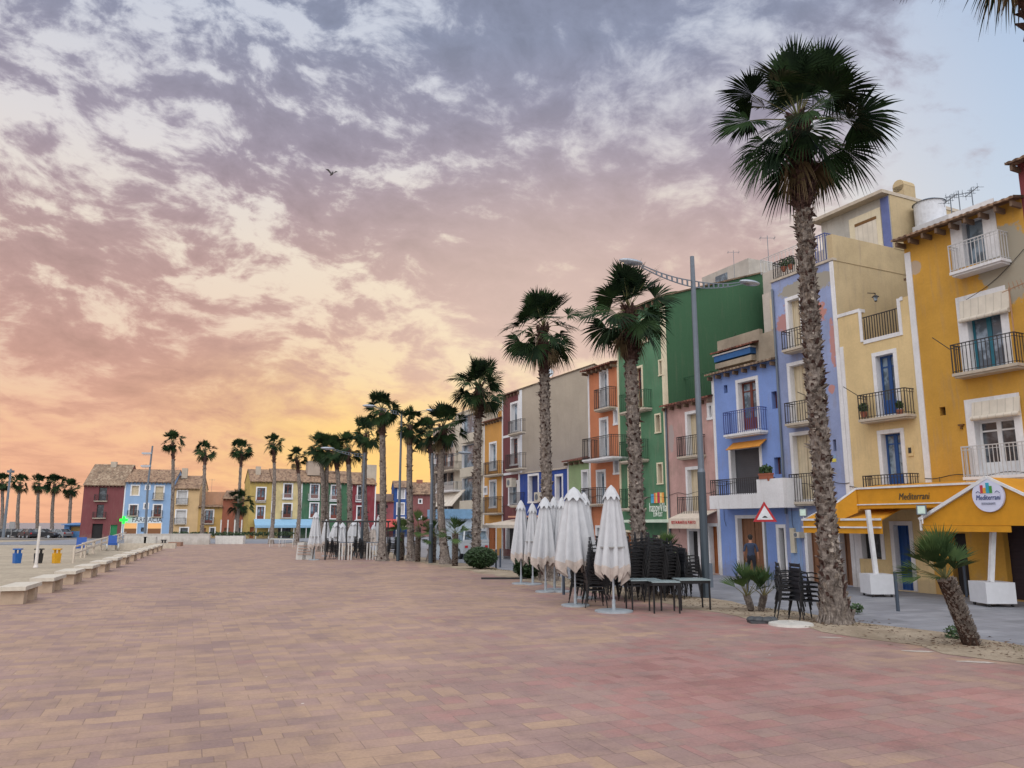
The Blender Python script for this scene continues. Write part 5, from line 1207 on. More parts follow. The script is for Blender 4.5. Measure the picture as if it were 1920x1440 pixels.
table(1207, 1143, R(6), .82, .7, 'black metal table right of the nearest parasol, pale top')
table(1246, 1148, R(2), .70, .62, 'black metal table in the middle of the three before the chair stacks')
table(1298, 1142, R(4), .82, .7, 'black metal table at the right end, next to the lamp pole')

# far cafe
cf = G(656, 1048)
fr = thing('cafe_pergola', 'dark open metal frame over the far cafe furniture', 'pergola', G(600, 1050), R(-1))
Wf = (714 - 600) * G(600, 1050).y * CP / FPX; Hf = (1050 - 978) * G(600, 1050).y * CP / FPX
m = MB(); m.box(0, Wf, -.05, .05, Hf - .1, Hf); m.box(0, Wf, 2.9, 3.0, Hf - .1, Hf); m.box(0, .1, .05, 2.9, Hf - .1, Hf - .005); m.box(Wf - .1, Wf, .05, 2.9, Hf - .1, Hf - .005); m.build('beam', blackp, fr)
for x in (.3, Wf * .42, Wf - .15):
    for y in (0, 2.95): m = MB(); m.box(x - .04, x + .04, y - .04, y + .04, 0, Hf - .1); m.build('post', blackp, fr)
g2 = 'black chairs stacked at the far cafe'
for (px, n, w_) in ((619, 5, 'far cafe stack near the left post'), (628, 5, 'far cafe stack second from the left post'), (671, 6, 'far cafe stack in the middle'), (680, 5, 'far cafe stack right of the middle one'), (736, 6, 'far cafe stack outside the frame, left of two'), (748, 6, 'far cafe stack outside the frame, rightmost')):
    stack(px, 1048 + (px > 700), n, R(90), w_, g2)
wt = plain('white plastic', hexc('C9C9C6'), .6)
def stripes(px, lab):
    B = G(px, 1050); T = thing('folded_table', lab, 'table', B, 0, 'white folded tables at the far cafe')
    m = MB(); m.box(-.42, .42, .0, .7, 1.0, 1.04); m.build('table_top', greymetal, T)
    for i in range(5): x = -.36 + i * .18; m = MB(); m.box(x - .028, x + .028, -.03, .03, 0, 1.0); m.build('leg', wt, T)
for px, lab in ((647, 'white legged folded tables left of the middle chair stack'), (699, 'white legged folded tables near the right frame post')): stripes(px, lab)
def board(px, lab):
    B = G(px, 1049); T = thing('menu_board', lab, 'sign', B, 0, )
    for s_ in (-1, 1):
        m = MB(); m.plate([(-.3, s_ * .3, 0), (.3, s_ * .3, 0), (.3, s_ * .02, 1.0), (-.3, s_ * .02, 1.0)], .03); m.build('panel', plain('greyish board', hexc('A8A4A0')), T)
    m = MB()
    for i in range(4): m.box(-.2, .2, -.31 + i * .05, -.30 + i * .05, .3 + i * .16, .36 + i * .16)
    m.build('menu_lines', plain('menu print', hexc('A08478')), T)
board(566, 'white folding menu board at the left of the far cafe'); board(578, 'second white folding board, beside the distant parasol')
for (px, py, n_, w_) in ((655, 1036, 3, 'low table with white cups far behind'), (620, 1036, 2, 'white cafe table inside the frame, left'), (690, 1036, 2, 'white cafe table inside the frame, right'), (520, 1025, 1, 'white outdoor table under the blue awning, left'), (538, 1026, 1, 'white outdoor table under the blue awning, right')):
    o = table(px, py, 0, 1.3, .8, w_, legm=wt)

# ------------------------------------------------------------------ benches
bench_top = concrete
b0 = None; ang_b = math.atan2(bdir.y, bdir.x)
ORDB = ['first', 'second', 'third', 'fourth', 'fifth', 'sixth', 'seventh', 'eighth', 'ninth', 'tenth', 'eleventh', 'twelfth', 'thirteenth']
for i in range(13):
    Y = 22.6 + 3.42 * i; p = on_line(G(36, 1128), bdir, Y)
    lab = 'stone bench nearest to the camera at the left edge' if i == 0 else f'{ORDB[i]} stone bench from the near end of the bench row'
    if b0 is None:
        b0 = thing('stone_bench', lab, 'bench', p, ang_b, 'stone benches along the beach edge')
        m = MB(); m.box(-.98, .98, -.34, .34, .372, .48); m.build('seat', plain('pale bench stone', hexc('C2BBAE'), .85, 0, .1, 5, .3), b0)
        m = MB(); m.box(-.82, -.42, -.28, .28, 0, .369); m.build('leg', plain('beige bench stone', hexc('B09C88'), .9, 0, .12, 5, .3), b0)
        m = MB(); m.box(.42, .82, -.28, .28, 0, .369); m.build('leg', MATS['beige bench stone'], b0)
        b0.children[0].location = (0, 0, .0)
    else:
        c = copy_tree(b0); c.location = p; c['label'] = lab

# ------------------------------------------------------------------ street lamps
def lamp(label, bx, by, topy, arms, L=2.0, armz=.92, rz=0.0, z=0.0, box=False, r=.10, group='double armed street lamps'):
    B = G(bx, by, z); H = 0
    k = atY(bx - (by - topy) * (bx - 960) / (by + 7367), topy, B.y); H = k.z - z
    T = thing('street_lamp', label, 'street lamp', B, rz, group)
    m = MB(); m.tube([(0, 0, 0), (0, 0, H * .35), (0, 0, H * .36), (0, 0, H * .9), (0, 0, H)], [r, r, r * .8, r * .65, r * .55], 10); m.m = [1 if i < 10 else 0 for i in range(len(m.f))]; m.build('pole', [greymetal, plain('dark lower pole paint', hexc('434E58'), .5, .2, .05)], T)
    if box: m = MB(); m.box(.06, .2, -.09, .09, .3, 1.0); m.build('hatch', greymetal, T)
    for s_ in arms:
        z0 = H * armz; m = MB(); N = 10; up = []; dn = []
        for i in range(N + 1):
            u = i / N; x = s_ * (.03 + L * u); zz = z0 + .30 * u * u * L / 2; up.append((x, 0, zz + .09 * (1 - u * .6))); dn.append((x, 0, zz - .12 * (1 - u * .75)))
        for i in range(N):
            m.bar(up[i], up[i + 1], .022, .03); m.bar(dn[i], dn[i + 1], .022, .03)
            m.bar(up[i], dn[i], .05, .03) if i < 8 else None
        m.build('arm', greymetal, T)
        m = MB(); hx = s_ * (L + .38); hz = z0 + .36 * L / 2
        m.ball((hx, 0, hz), 1, 0, 12, 8, (.44, .17, .085)); ar = m.build('lamp_head', palegrey, T, True)
        m = MB(); m.ball((hx, 0, hz - .035), 1, 0, 10, 6, (.34, .13, .07)); m.build('lens', glassm('lamp lens', hexc('6F7780')), ar)
    return T
az_arm = math.atan2(.44, .898)
lamp('tall grey lamp post with double arm among the chair stacks', 1325, 1121, 481, (-1, 1), 2.0, .915, az_arm, box=True, r=.12)
lamp('distant lamp post in front of the golden gap', 746, 1052, 770, (-1, 1), 1.6, .985, az_arm, r=.10)
lamp('distant lamp post over the crimson house and cafe frame', 677, 1047, 850, (-1,), 2.0, .98, az_arm, r=.09)
lamp('distant lamp post near the slim palm and kiosk', 807, 1056, 850, (1,), 1.6, .97, az_arm, r=.12)
bl = thing('beach_floodlight', 'tall beach floodlight mast before the pharmacy', 'street lamp', G(271, 1019, 0), R(10))
m = MB(); H = atY(288, 836, bl.location.y).z; m.tube([(0, 0, 0), (-.15, 0, H * .6), (-.0, 0, H)], [.16, .11, .09], 8); m.build('pole', greymetal, bl)
for zz in (H - .9, H - 2.3): m = MB(); m.box(-1.0, .0, -.2, .2, zz, zz + .16); m.bar((0, 0, zz - .1), (-.9, 0, zz - .1), .06); m.build('lamp_head', palegrey, bl)
m = MB(); m.tube([(0, 0, 0), (0, 0, atY(5, 884, 100).z)], [.2, .12], 8); m.box(-.3, .3, -.3, .3, 8.2, 8.5); o = tag(m.build('beach_mast', greymetal), 'grey mast beside the leftmost palm', 'mast'); o.location = Gy(6, 100)
m = MB(); B = G(67, 1064, -.15); m.tube([(0, 0, 0), (0, 0, atY(71, 986, B.y).z + .15)], [.085, .06], 10); m.tube([(0, 0, 0), (0, 0, .15)], [.13, .085], 10); o = tag(m.build('beach_post', plain('white post paint', hexc('CFC9C4'))), 'white post standing in the sand between the bins', 'post'); o.location = B

# ------------------------------------------------------------------ mustard canopy of the restaurant
mc = plain('mustard canvas', hexc('C98D1F'), .85, 0, .1, 3, .2); whm = plain('white metal', hexc('D5D7DA'), .4)
s0c = ROW.pix(1612, 990, -1.7)[0]
cn = thing('restaurant_canopy', 'mustard canvas canopy with white edges and lettering before the cream house', 'awning', ROW.world(s0c, -1.7), ROW.ang)
def q(px, py, yo): a, z = ROW.pix(px, py, yo); return Vector((a - s0c, yo + 1.7, z))
m = MB()
A, B_, C_, D_ = q(1612, 916, -1.7), q(1832, 900, -1.7), q(1832, 953, -1.7), q(1612, 954, -1.7)
zt = A.z; zb = D_.z; xr = B_.x
m.box(0, xr, -.02, .02, zb, zt); m.plate([(0, .02, zt), (xr, .02, zt), (xr, 1.66, zt + .18), (0, 1.66, zt + .18)], .04)
m.box(0.03, xr, .05, 1.6, zb - .02, zb + .03)
E, Fp, Gp = q(1570, 942, -2.1), q(1570, 978, -2.1), q(1620, 968, -1.7)
m.plate([(0, -.02, zt), (0, -.02, zb - .12), Fp, E], .04)
m.plate([(0, .0, zt), E, E + Vector((.25, 1.7, 0)), (0, 1.6, zt + .17)], .04)
m.build('canvas', mc, cn)
m = MB(); m.bar((-.02, -.045, zt), (xr, -.045, zt), .06); m.bar((0, -.045, zb + .13), (xr, -.045, zb + .13), .035); m.bar((0, -.05, zt), E + Vector((0, -.03, 0)), .06)
m.build('edge_rail', whm, cn)
textpart('Mediterrani', .30, plain('dark grey lettering', hexc('4A4436')), cn, q(1714, 931, -1.7).x, -.035, q(1714, 931, -1.7).z, shear=.25, width=q(1743, 931, -1.7).x - q(1685, 931, -1.7).x)
# lower awning over lavender house door
s1c = ROW.pix(1507, 985, -2.0)[0]
aw = thing('restaurant_awning', 'lower mustard awning with two white rails behind the tallest palm trunk', 'awning', ROW.world(s1c, -2.0), ROW.ang)
xb = ROW.pix(1654, 985, -2.0)[0] - s1c; z1 = ROW.pix(1580, 974, -2.0)[1]; z0 = ROW.pix(1580, 1000, -2.0)[1]
m = MB(); m.box(0, xb, -.02, .02, z0, z1); m.plate([(0, 0, z1), (xb, 0, z1), (xb, 1.95, z1 + .7), (0, 1.95, z1 + .7)], .03); m.build('canvas', mc, aw)
m = MB(); m.bar((-.03, -.04, z1), (xb, -.04, z1), .07); m.bar((-.03, -.04, z0 + .2), (xb, -.04, z0 + .2), .05); m.bar((0, 0, z1), (0, 1.95, z1 + .7), .05); m.build('rail', whm, aw)
# gabled canopy
s2c = ROW.pix(1729, 985, -2.2)[0]
gc = thing('restaurant_canopy', 'gabled mustard canopy with round colourful restaurant sign', 'awning', ROW.world(s2c, -2.2), ROW.ang)
def q2(px, py, yo=-2.2): a, z = ROW.pix(px, py, yo); return Vector((a - s2c, yo + 2.2, z))
L0 = q2(1729, 974); AP = q2(1853, 895); Lb = q2(1729, 985); xR = AP.x * 2; vb = q2(1800, 997).z
m = MB(); m.plate([(0, 0, Lb.z), (xR, 0, Lb.z), (xR, 0, L0.z), (AP.x, 0, AP.z), (0, 0, L0.z)], .04)
m.box(.05, q2(1896, 990).x, -.03, .01, vb, Lb.z - .01)
m.plate([(0, 0, L0.z), (AP.x, 0, AP.z), (AP.x, 2.15, AP.z), (0, 2.15, L0.z)], .03); m.plate([(AP.x, 0, AP.z), (xR, 0, L0.z), (xR, 2.15, L0.z), (AP.x, 2.15, AP.z)], .03)
m.build('canvas', mc, gc)
m = MB(); m.bar((-.02, -.06, L0.z), (AP.x, -.06, AP.z), .09); m.bar((AP.x, -.06, AP.z), (xR, -.06, L0.z), .07); m.bar((0, -.05, L0.z - .02), (0, -.05, Lb.z - .15), .05); m.build('edge_rail', whm, gc)
cx = q2(1856, 929); rx = (q2(1886, 929).x - q2(1826, 929).x) / 2; rz_ = (q2(1856, 898).z - q2(1856, 960).z) / 2
m = MB(); n = 40; ring = [(cx.x + rx * math.cos(2 * math.pi * i / n), -.09, cx.z + rz_ * math.sin(2 * math.pi * i / n)) for i in range(n)]
m.add(ring + [(x, -.03, z) for x, y, z in ring], [tuple(range(n))] + [(i, i + n, (i + 1) % n + n, (i + 1) % n) for i in range(n)])
sd_ = m.build('round_sign', plain('white sign face', hexc('CFD3EA'), .5, 0, .02), gc)
m = MB(); ux = rx / 30; uz = rz_ / 30
for i, (x0, x1, h, k) in enumerate(((-13, -8, 15, 0), (-8, -3, 10, 1), (-2, 4, 19, 2), (4, 9, 13, 3))): m.box(cx.x + x0 * ux, cx.x + x1 * ux, -.105, -.091, cx.z + 4 * uz, cx.z + (4 + h) * uz, i)
for i in range(2): m.tube([(cx.x + (-22 + 36 * i) * ux, -.10, cx.z + 5 * uz), (cx.x + (-18 + 36 * i) * ux, -.10, cx.z + 8 * uz), (cx.x + (-13 + 36 * i) * ux, -.10, cx.z + 4 * uz)], .008, 4, 4)
m.build('logo', [plain('sign red', hexc('B8324A')), plain('sign amber', hexc('D9A43C')), plain('sign teal', hexc('2F9CB8')), plain('sign green', hexc('3E8A3E')), plain('sign ink', hexc('3B4A7E'))], gc)
textpart('Mediterrani', .2, MATS['sign ink'], gc, cx.x, -.1, cx.z - 4 * uz, shear=.2, width=ux * 46)
textpart('RESTAURANTE', .09, plain('sign grey', hexc('9DA1B4')), gc, cx.x, -.1, cx.z - 15 * uz, width=ux * 26)
def floodlight(px, py, yo, lab):
    a, z = ROW.pix(px, py, yo); T = thing('floodlight', lab, 'floodlight', ROW.world(a, yo, z), ROW.ang + .5)
    m = MB(); m.box(-.13, .13, -.05, .05, -.14, .14); m.build('housing', greymetal, T); m = MB(); m.box(-.1, .1, -.056, -.05, -.11, .11); m.build('lens', plain('lens pale', hexc('C6DDD2'), .2), T)
    m = MB(); m.bar((0, .05, 0), (0, .3, -.02), .03); m.bar((0, 0, -.14), (0, 0, -.4), .03); m.build('bracket', whm, T)
floodlight(1728, 956, -2.5, 'square floodlight where the two mustard canopies meet'); floodlight(1506, 961, -1.9, 'square floodlight at the left end of the lower awning')
def planter(px, py, pyt, wpx, ptx, pty, lab):
    B = G(px, py, ZS); k = B.y * CP / FPX; T = thing('planter_box', lab, 'planter', B, ROW.ang - R(26), 'white planter boxes carrying canopy posts')
    w = wpx * k * .74; h = (py - pyt) * k - .08; m = MB(); m.box(-w / 2, w / 2, -w / 2, w / 2, .09, .09 + h); m.build('box', plain('white box paint', hexc('C9CCD2'), .5, 0, .05), T)
    for x in (-1, 1):
        for y in (-1, 1): m = MB(); m.tube([(x * w * .4, y * w * .4 - .02, .045), (x * w * .4, y * w * .4 + .02, .045)], .045, 10); m.build('wheel', blackp, T)
    top = atY(ptx, pty, B.y); m = MB(); loc = Matrix.Rotation(-(ROW.ang - R(26)), 4, 'Z') @ (top - B); m.bar((0, 0, .09 + h), (loc.x, loc.y, loc.z), .12); m.build('post', whm, T)
planter(1646, 1118, 1078, 59, 1627, 956, 'white wheeled box with post under the lettered canopy')
planter(1863, 1136, 1093, 73, 1862, 992, 'white wheeled box with post under the gabled canopy')
def bollard(px, py, h, lab, z=ZS, r=.045):
    m = MB(); m.cyl(0, 0, 0, h - .02, r, 10); m.tube([(0, 0, h - .02), (0, 0, h)], [r, r * .7], 10)
    o = tag(m.build('bollard', plain('dark grey blue metal', hexc('3F4A58'), .5, .2, .05)), lab, 'bollard', 'grey bollards along the street'); o.location = G(px, py, z)
for a in ((1684, 1146, 1.0, 'bollard between the two white planter boxes, nearest to camera'), (1813, 1120, .95, 'bollard half hidden behind the small leaning palm'), (1402, 1110, .95, 'bollard beside the double stemmed palm'), (964, 1075, .95, 'bollard at the left end of the parasol group'),
          (1057, 1118, .9, 'black bollard among the folded parasols'), (930, 1067, .95, 'bollard just right of the round bush'), (938, 1064, .95, 'second bollard right of the round bush')): bollard(*a)
# traffic sign
B = G(1441, 1100, ZS); k = B.y * CP / FPX; sg = thing('warning_sign', 'triangular red bordered road sign showing a black hump', 'road sign', B, R(-6)); H = (1100 - 945) * k
m = MB(); m.cyl(0, 0, 0, H - .05, .035, 8); m.build('pole', greymetal, sg)
def tri(s_, y, z): return [(-s_, y, z - s_ * .58), (s_, y, z - s_ * .58), (0, y, z + s_ * 1.15)]
zc = H - .47; m = MB(); m.plate([Vector(p) for p in tri(.42, -.05, zc)], -.01); m.build('border', redpaint, sg)
m = MB(); m.add(tri(.29, -.064, zc), [(0, 1, 2)]); m.build('face', plain('white sign enamel', hexc('DADDE2')), sg)
m = MB(); pts = [(-.14, -.068, zc - .1)] + [(-.1 + .2 * i / 8, -.068, zc - .1 + .07 * math.sin(math.pi * i / 8)) for i in range(9)] + [(.14, -.068, zc - .1)]; m.add(pts, [tuple(range(len(pts)))]); m.build('hump_symbol', blackp, sg)
m = MB(); m.add(tri(.42, .0, zc)[::-1], [(0, 1, 2)]); m.build('back', greymetal, sg)
# things lying on the paving
m = MB(); m.tube([(0, 0, 0), (0, 0, .05), (0, 0, .07)], [.48, .46, .3], 20); m.cyl(0, 0, .07, .1, .06); o = tag(m.build('round_weight', plain('pale stone plate', hexc('B8B6B0'))), 'pale round parasol base lying on the ground before the palm foot', 'parasol base'); o.location = G(1483, 1172)
m = MB(); r_ = random.Random(3)
for i in range(7): m.ball((r_.uniform(-.22, .22), r_.uniform(-.1, .1), .07), .13, 0, 8, 6, (1, .8, .55))
m.box(-.3, .3, -.16, .16, 0, .05); o = tag(m.build('rubber_weight', plain('dark rubber', (.05, .055, .062), .6)), 'dark grey rubber weight lying beside the pale parasol base', 'weight'); o.location = G(1430, 1168)
m = MB(); m.box(-.9, .9, -.05, .05, 0, .07); o = tag(m.build('black_bar', blackp), 'black bar lying on the paving left of the folded parasols', 'bar'); o.location = G(945, 1086); o.rotation_euler = (0, 0, .02)
for i, (px, py, w, d) in enumerate(((1556, 1195, .26, .08), (1722, 1221, .30, .10), (1830, 1241, .30, .10))):
    m = MB(); n = 14; r_ = random.Random(i); m.add([(w * math.cos(6.283 * j / n) * r_.uniform(.75, 1.1), d * math.sin(6.283 * j / n) * r_.uniform(.7, 1.1), 0) for j in range(n)], [tuple(range(n))])
    o = m.build('paint_mark', plain('worn white paint', hexc('ADA49C'), .95, 0, .3, 9)); struct(o); p = G(px, py, .005); o.location = p; o.rotation_euler = (0, 0, -.25)

# ------------------------------------------------------------------ person
def person():
    B = G(1411, 1089, ZS); T = thing('person', 'person in dark blue shirt walking towards the wooden door, seen from behind', 'person', B, R(-12))
    me = bpy.data.meshes.new('body'); J = {'pel': ((0, 0, .95), .135), 'sp': ((0, .0, 1.12), .13), 'ch': ((0, .02, 1.32), .155), 'nk': ((0, .02, 1.48), .06), 'hd': ((0, .05, 1.60), .088), 'hd2': ((0, .05, 1.70), .08),
        'ls': ((-.19, .02, 1.40), .062), 'le': ((-.27, -.04, 1.13), .045), 'lw': ((-.22, .10, .93), .03), 'lh': ((-.20, .15, .86), .032), 'rs': ((.19, .02, 1.40), .062), 're': ((.25, -.08, 1.14), .045), 'rw': ((.26, -.03, .90), .03), 'rh': ((.26, .0, .82), .032),
        'lp': ((-.10, 0, .88), .1), 'lk': ((-.11, .16, .50), .062), 'la': ((-.11, .10, .09), .042), 'lt': ((-.12, .26, .04), .04), 'rp': ((.10, 0, .88), .1), 'rk': ((.10, .0, .48), .062), 'ra': ((.10, -.24, .14), .042), 'rt': ((.11, -.12, .05), .04)}
    K = list(J); E_ = [('pel', 'sp'), ('sp', 'ch'), ('ch', 'nk'), ('nk', 'hd'), ('hd', 'hd2'), ('ch', 'ls'), ('ls', 'le'), ('le', 'lw'), ('lw', 'lh'), ('ch', 'rs'), ('rs', 're'), ('re', 'rw'), ('rw', 'rh'), ('pel', 'lp'), ('lp', 'lk'), ('lk', 'la'), ('la', 'lt'), ('pel', 'rp'), ('rp', 'rk'), ('rk', 'ra'), ('ra', 'rt')]
    me.from_pydata([J[k][0] for k in K], [(K.index(a), K.index(b)) for a, b in E_], [])
    o = bpy.data.objects.new('body', me); COL.objects.link(o)
    s_ = o.modifiers.new('skin', 'SKIN'); s_.use_smooth_shade = True
    for i, k in enumerate(K): sv = me.skin_vertices[0].data[i]; r = J[k][1]; sv.radius = (r, r * (.72 if k in ('sp', 'ch', 'pel') else 1)); sv.use_root = (k == 'pel')
    ss = o.modifiers.new('sub', 'SUBSURF'); ss.levels = ss.render_levels = 2
    dg = bpy.context.evaluated_depsgraph_get(); nm = bpy.data.meshes.new_from_object(o.evaluated_get(dg)); bpy.data.objects.remove(o)
    nm.materials.clear()
    for m_ in (plain('skin', hexc('A87860')), plain('dark blue cotton', hexc('333E56'), .9), plain('black trousers', hexc('23252E'), .9), plain('dark shoe', (.02, .02, .02))): nm.materials.append(m_)
    for p in nm.polygons:
        c = p.center; arm = abs(c.x) > .17
        p.material_index = 0 if c.z > 1.47 or (arm and c.z < 1.12 and c.z > .75) else 3 if c.z < .1 else 2 if c.z < .98 else 1
    nm.polygons.foreach_set('use_smooth', [True] * len(nm.polygons)); b = bpy.data.objects.new('body', nm); COL.objects.link(b); b.parent = T
    m = MB(); m.ball((0, .045, 1.70), .1, 0, 14, 10, (.92, 1.0, 1.0)); m.ball((0, .015, 1.64), .085, 0, 12, 8, (.95, .8, 1)); m.build('hair', plain('dark hair', (.02, .016, .014), .8), T, True)
    m = MB()
    for s2 in (-1, 1): m.ball((s2 * .086, .055, 1.64), .022, 0, 6, 5, (.5, 1, 1.4))
    m.ball((0, .15, 1.63), .018, 0, 6, 5, (.8, 1, 1.3)); m.build('face_features', MATS['skin'], T, True)
    for h, sx in ((J['lh'][0], -1), (J['rh'][0], 1)):
        m = MB()
        for f in range(4): m.tube([(h[0] + .006 * sx, h[1] - .025 + f * .017, h[2] - .02), (h[0] + .004 * sx, h[1] - .03 + f * .019, h[2] - .06), (h[0] - .012 * sx, h[1] - .025 + f * .018, h[2] - .085 + .008 * abs(f - 1.5))], [.009, .008, .006], 5)
        m.tube([(h[0], h[1] + .025, h[2] + .01), (h[0] - .01 * sx, h[1] + .05, h[2] - .03)], [.009, .007], 5); m.build('fingers', MATS['skin'], T)
person()
# bird
p = atY(622, 326, 70); bd = thing('seagull', 'dark gull gliding high in the clouds', 'bird', p, R(-60))
m = MB(); m.ball((0, 0, 0), .13, 0, 10, 8, (2.2, 1, .9)); m.ball((.33, 0, .05), .07, 0, 8, 6); m.tube([(.38, 0, .05), (.46, 0, .03)], [.02, .005], 5); m.build('body', plain('gull grey', (.10, .10, .11)), bd, True)
for s_ in (-1, 1):
    m = MB(); m.plate([(.12, s_ * .08, .04), (.10, s_ * .34, .34), (-.08, s_ * .62, .40), (-.16, s_ * .34, .28), (-.14, s_ * .08, .02)], .015); m.build('wing', MATS['gull grey'], bd)
m = MB(); m.plate([(-.25, -.04, .01), (-.25, .04, .01), (-.42, .08, .0), (-.42, -.08, .0)], .012); m.build('tail', MATS['gull grey'], bd)

# ------------------------------------------------------------------ beach side
def bin_(px, py, lab, col, dy=0.0):
    B = G(px, py, -.15); T = thing('litter_bin', lab, 'litter bin', B, R(12), 'recycling bins on the beach'); T.scale = (.85, .85, .92); c = plain('bin ' + lab[:5], hexc(col), .5)
    m = MB(); m.tube([(0, 0, .0), (0, 0, .62)], [.27, .31], 4); m.tube([(-.13, 0, .6), (-.13, 0, .86)], [.08, .08], 4); m.tube([(.13, 0, .6), (.13, 0, .86)], [.08, .08], 4); m.build('body', c, T)
    m = MB(); m.box(-.26, .26, -.2, .2, .84, .92); m.build('lid', c, T)
bin_(31, 1056, 'blue litter bin on the beach, left of the white post', '1F5AA0'); bin_(71, 1056, 'black litter bin half behind the white post', '23262A'); bin_(105, 1056, 'yellow litter bin on the beach, right of the white post', 'C8951C')
bin_(306, 1030, 'dark litter bin at the far end of the benches', '22262B')
rl = thing('ramp_railing', 'pale handrails of the boardwalk ramp leading over the beach', 'railing', G(137, 1056, -.15), 0)
p0 = G(137, 1056, -.15)
woodp = plain('pale handrail paint', hexc('C0B4A6'), .7)
for (a, b_) in (((137, 1056), (232, 1012)), ((152, 1046), (243, 1007))):
    P = G(*a, -.15) - p0; Q = G(*b_, -.15) - p0; m = MB()
    for h in (.95, .55): m.bar(P + Vector((0, 0, h)), Q + Vector((0, 0, h)), .09)
    m.build('handrail', woodp, rl); n = 9
    for i in range(n + 1): p = P + (Q - P) * i / n; m = MB(); m.box(p.x - .045, p.x + .045, p.y - .045, p.y + .045, 0, .92); m.build('post', woodp, rl)
def beach_chair(px, py, lab):
    T = thing('beach_wheelchair', lab, 'beach chair', G(px, py, -.12), R(30), 'blue beach wheelchairs on the ramp'); bm = plain('blue plastic', hexc('1F4F9A'))
    m = MB(); m.box(-.35, .35, -.35, .35, .45, .62); m.build('seat', bm, T); m = MB(); m.plate([(-.33, .35, .6), (.33, .35, .6), (.33, .5, 1.25), (-.33, .5, 1.25)], .12); m.build('backrest', bm, T)
    for s_ in (-1, 1): m = MB(); m.tube([(s_ * .5, 0, .28), (s_ * .36, 0, .28)], .28, 14); m.build('wheel', plain('pale tyre', hexc('B8B8B4')), T)
beach_chair(151, 1040, 'blue beach wheelchair at the near end of the ramp'); beach_chair(210, 1032, 'blue beach wheelchair farther along the ramp')
m = MB(); P = G(232, 1021); Q = G(392, 1021); m.box(0, (Q - P).x, 0, .3, 0, 1.0); m.box(-.05, (Q - P).x + .05, -.05, .35, 1.0, 1.08)
o = tag(m.build('low_wall', stucco('white low wall paint', hexc('C3BFBA'))), 'long low white wall before the pharmacy and the cream house', 'wall'); o.location = P
m = MB(); P = G(215, 1031, -.1); m.box(0, 5, 0, .3, 0, .55); o = tag(m.build('low_wall', concrete), 'low dark concrete wall at the far end of the ramp', 'wall'); o.location = P; o.rotation_euler = (0, 0, .1)
for (px, w, lab) in ((265, 1.2, 'pale utility cabinet before the white wall, left'), (281, 1.2, 'pale utility cabinet before the white wall, right')):
    m = MB(); m.box(-w / 2, w / 2, -.2, .2, 0, .85); m.box(-w / 2 + .08, -.02, -.22, -.2, .08, .78); m.box(.02, w / 2 - .08, -.22, -.2, .08, .78); o = tag(m.build('utility_cabinet', plain('cabinet paint', hexc('B5B2AC'))), lab, 'cabinet'); o.location = G(px, 1023)
m = MB(); m.box(-.35, .35, -.25, .25, 0, .9); m.box(-.3, .3, -.27, -.25, .1, .8); o = tag(m.build('utility_cabinet', plain('dark cabinet', (.03, .03, .035))), 'small black cabinet in the low white wall', 'cabinet'); o.location = G(296, 1020)
m = MB(); m.box(-.6, .6, -.3, .3, 0, .38); o = tag(m.build('brick_plinth', plain('brick plinth', hexc('8A6A58'))), 'small brick block on the paving before the white wall', 'block'); o.location = G(329, 1024)
m = MB(); r_ = random.Random(12)
for i in range(26): leaf_blob(m, (i * .5, 0, .2), .4, .3, .25, 60, .12, r_)
o = tag(m.build('hedge', MATS['bush green']), 'low green hedge behind the white wall', 'hedge'); o.location = G(322, 1019) + Vector((0, .8, .8))
for i, px in enumerate((412, 425, 438, 451)):
    lab = ['leftmost white planter of four', 'second white planter from the left of four', 'third white planter from the left of four', 'rightmost white planter of four'][i] + ' before the orange house'
    T = thing('square_planter', lab, 'planter', G(px, 1020), 0, 'four white planters with candle like posts'); m = MB(); m.tube([(0, 0, 0), (0, 0, .85)], [.48, .55], 4); 
    m.v = [((x - y) * .7071, (x + y) * .7071, z) for x, y, z in m.v]; m.build('box', wt, T)
    m = MB(); leaf_blob(m, (0, 0, 1.0), .35, .35, .22, 90, .1, r_); m.build('leaves', MATS['bush green'], T); m = MB(); m.cyl(0, 0, .8, 2.5, .07, 8); m.build('post', wt, T)
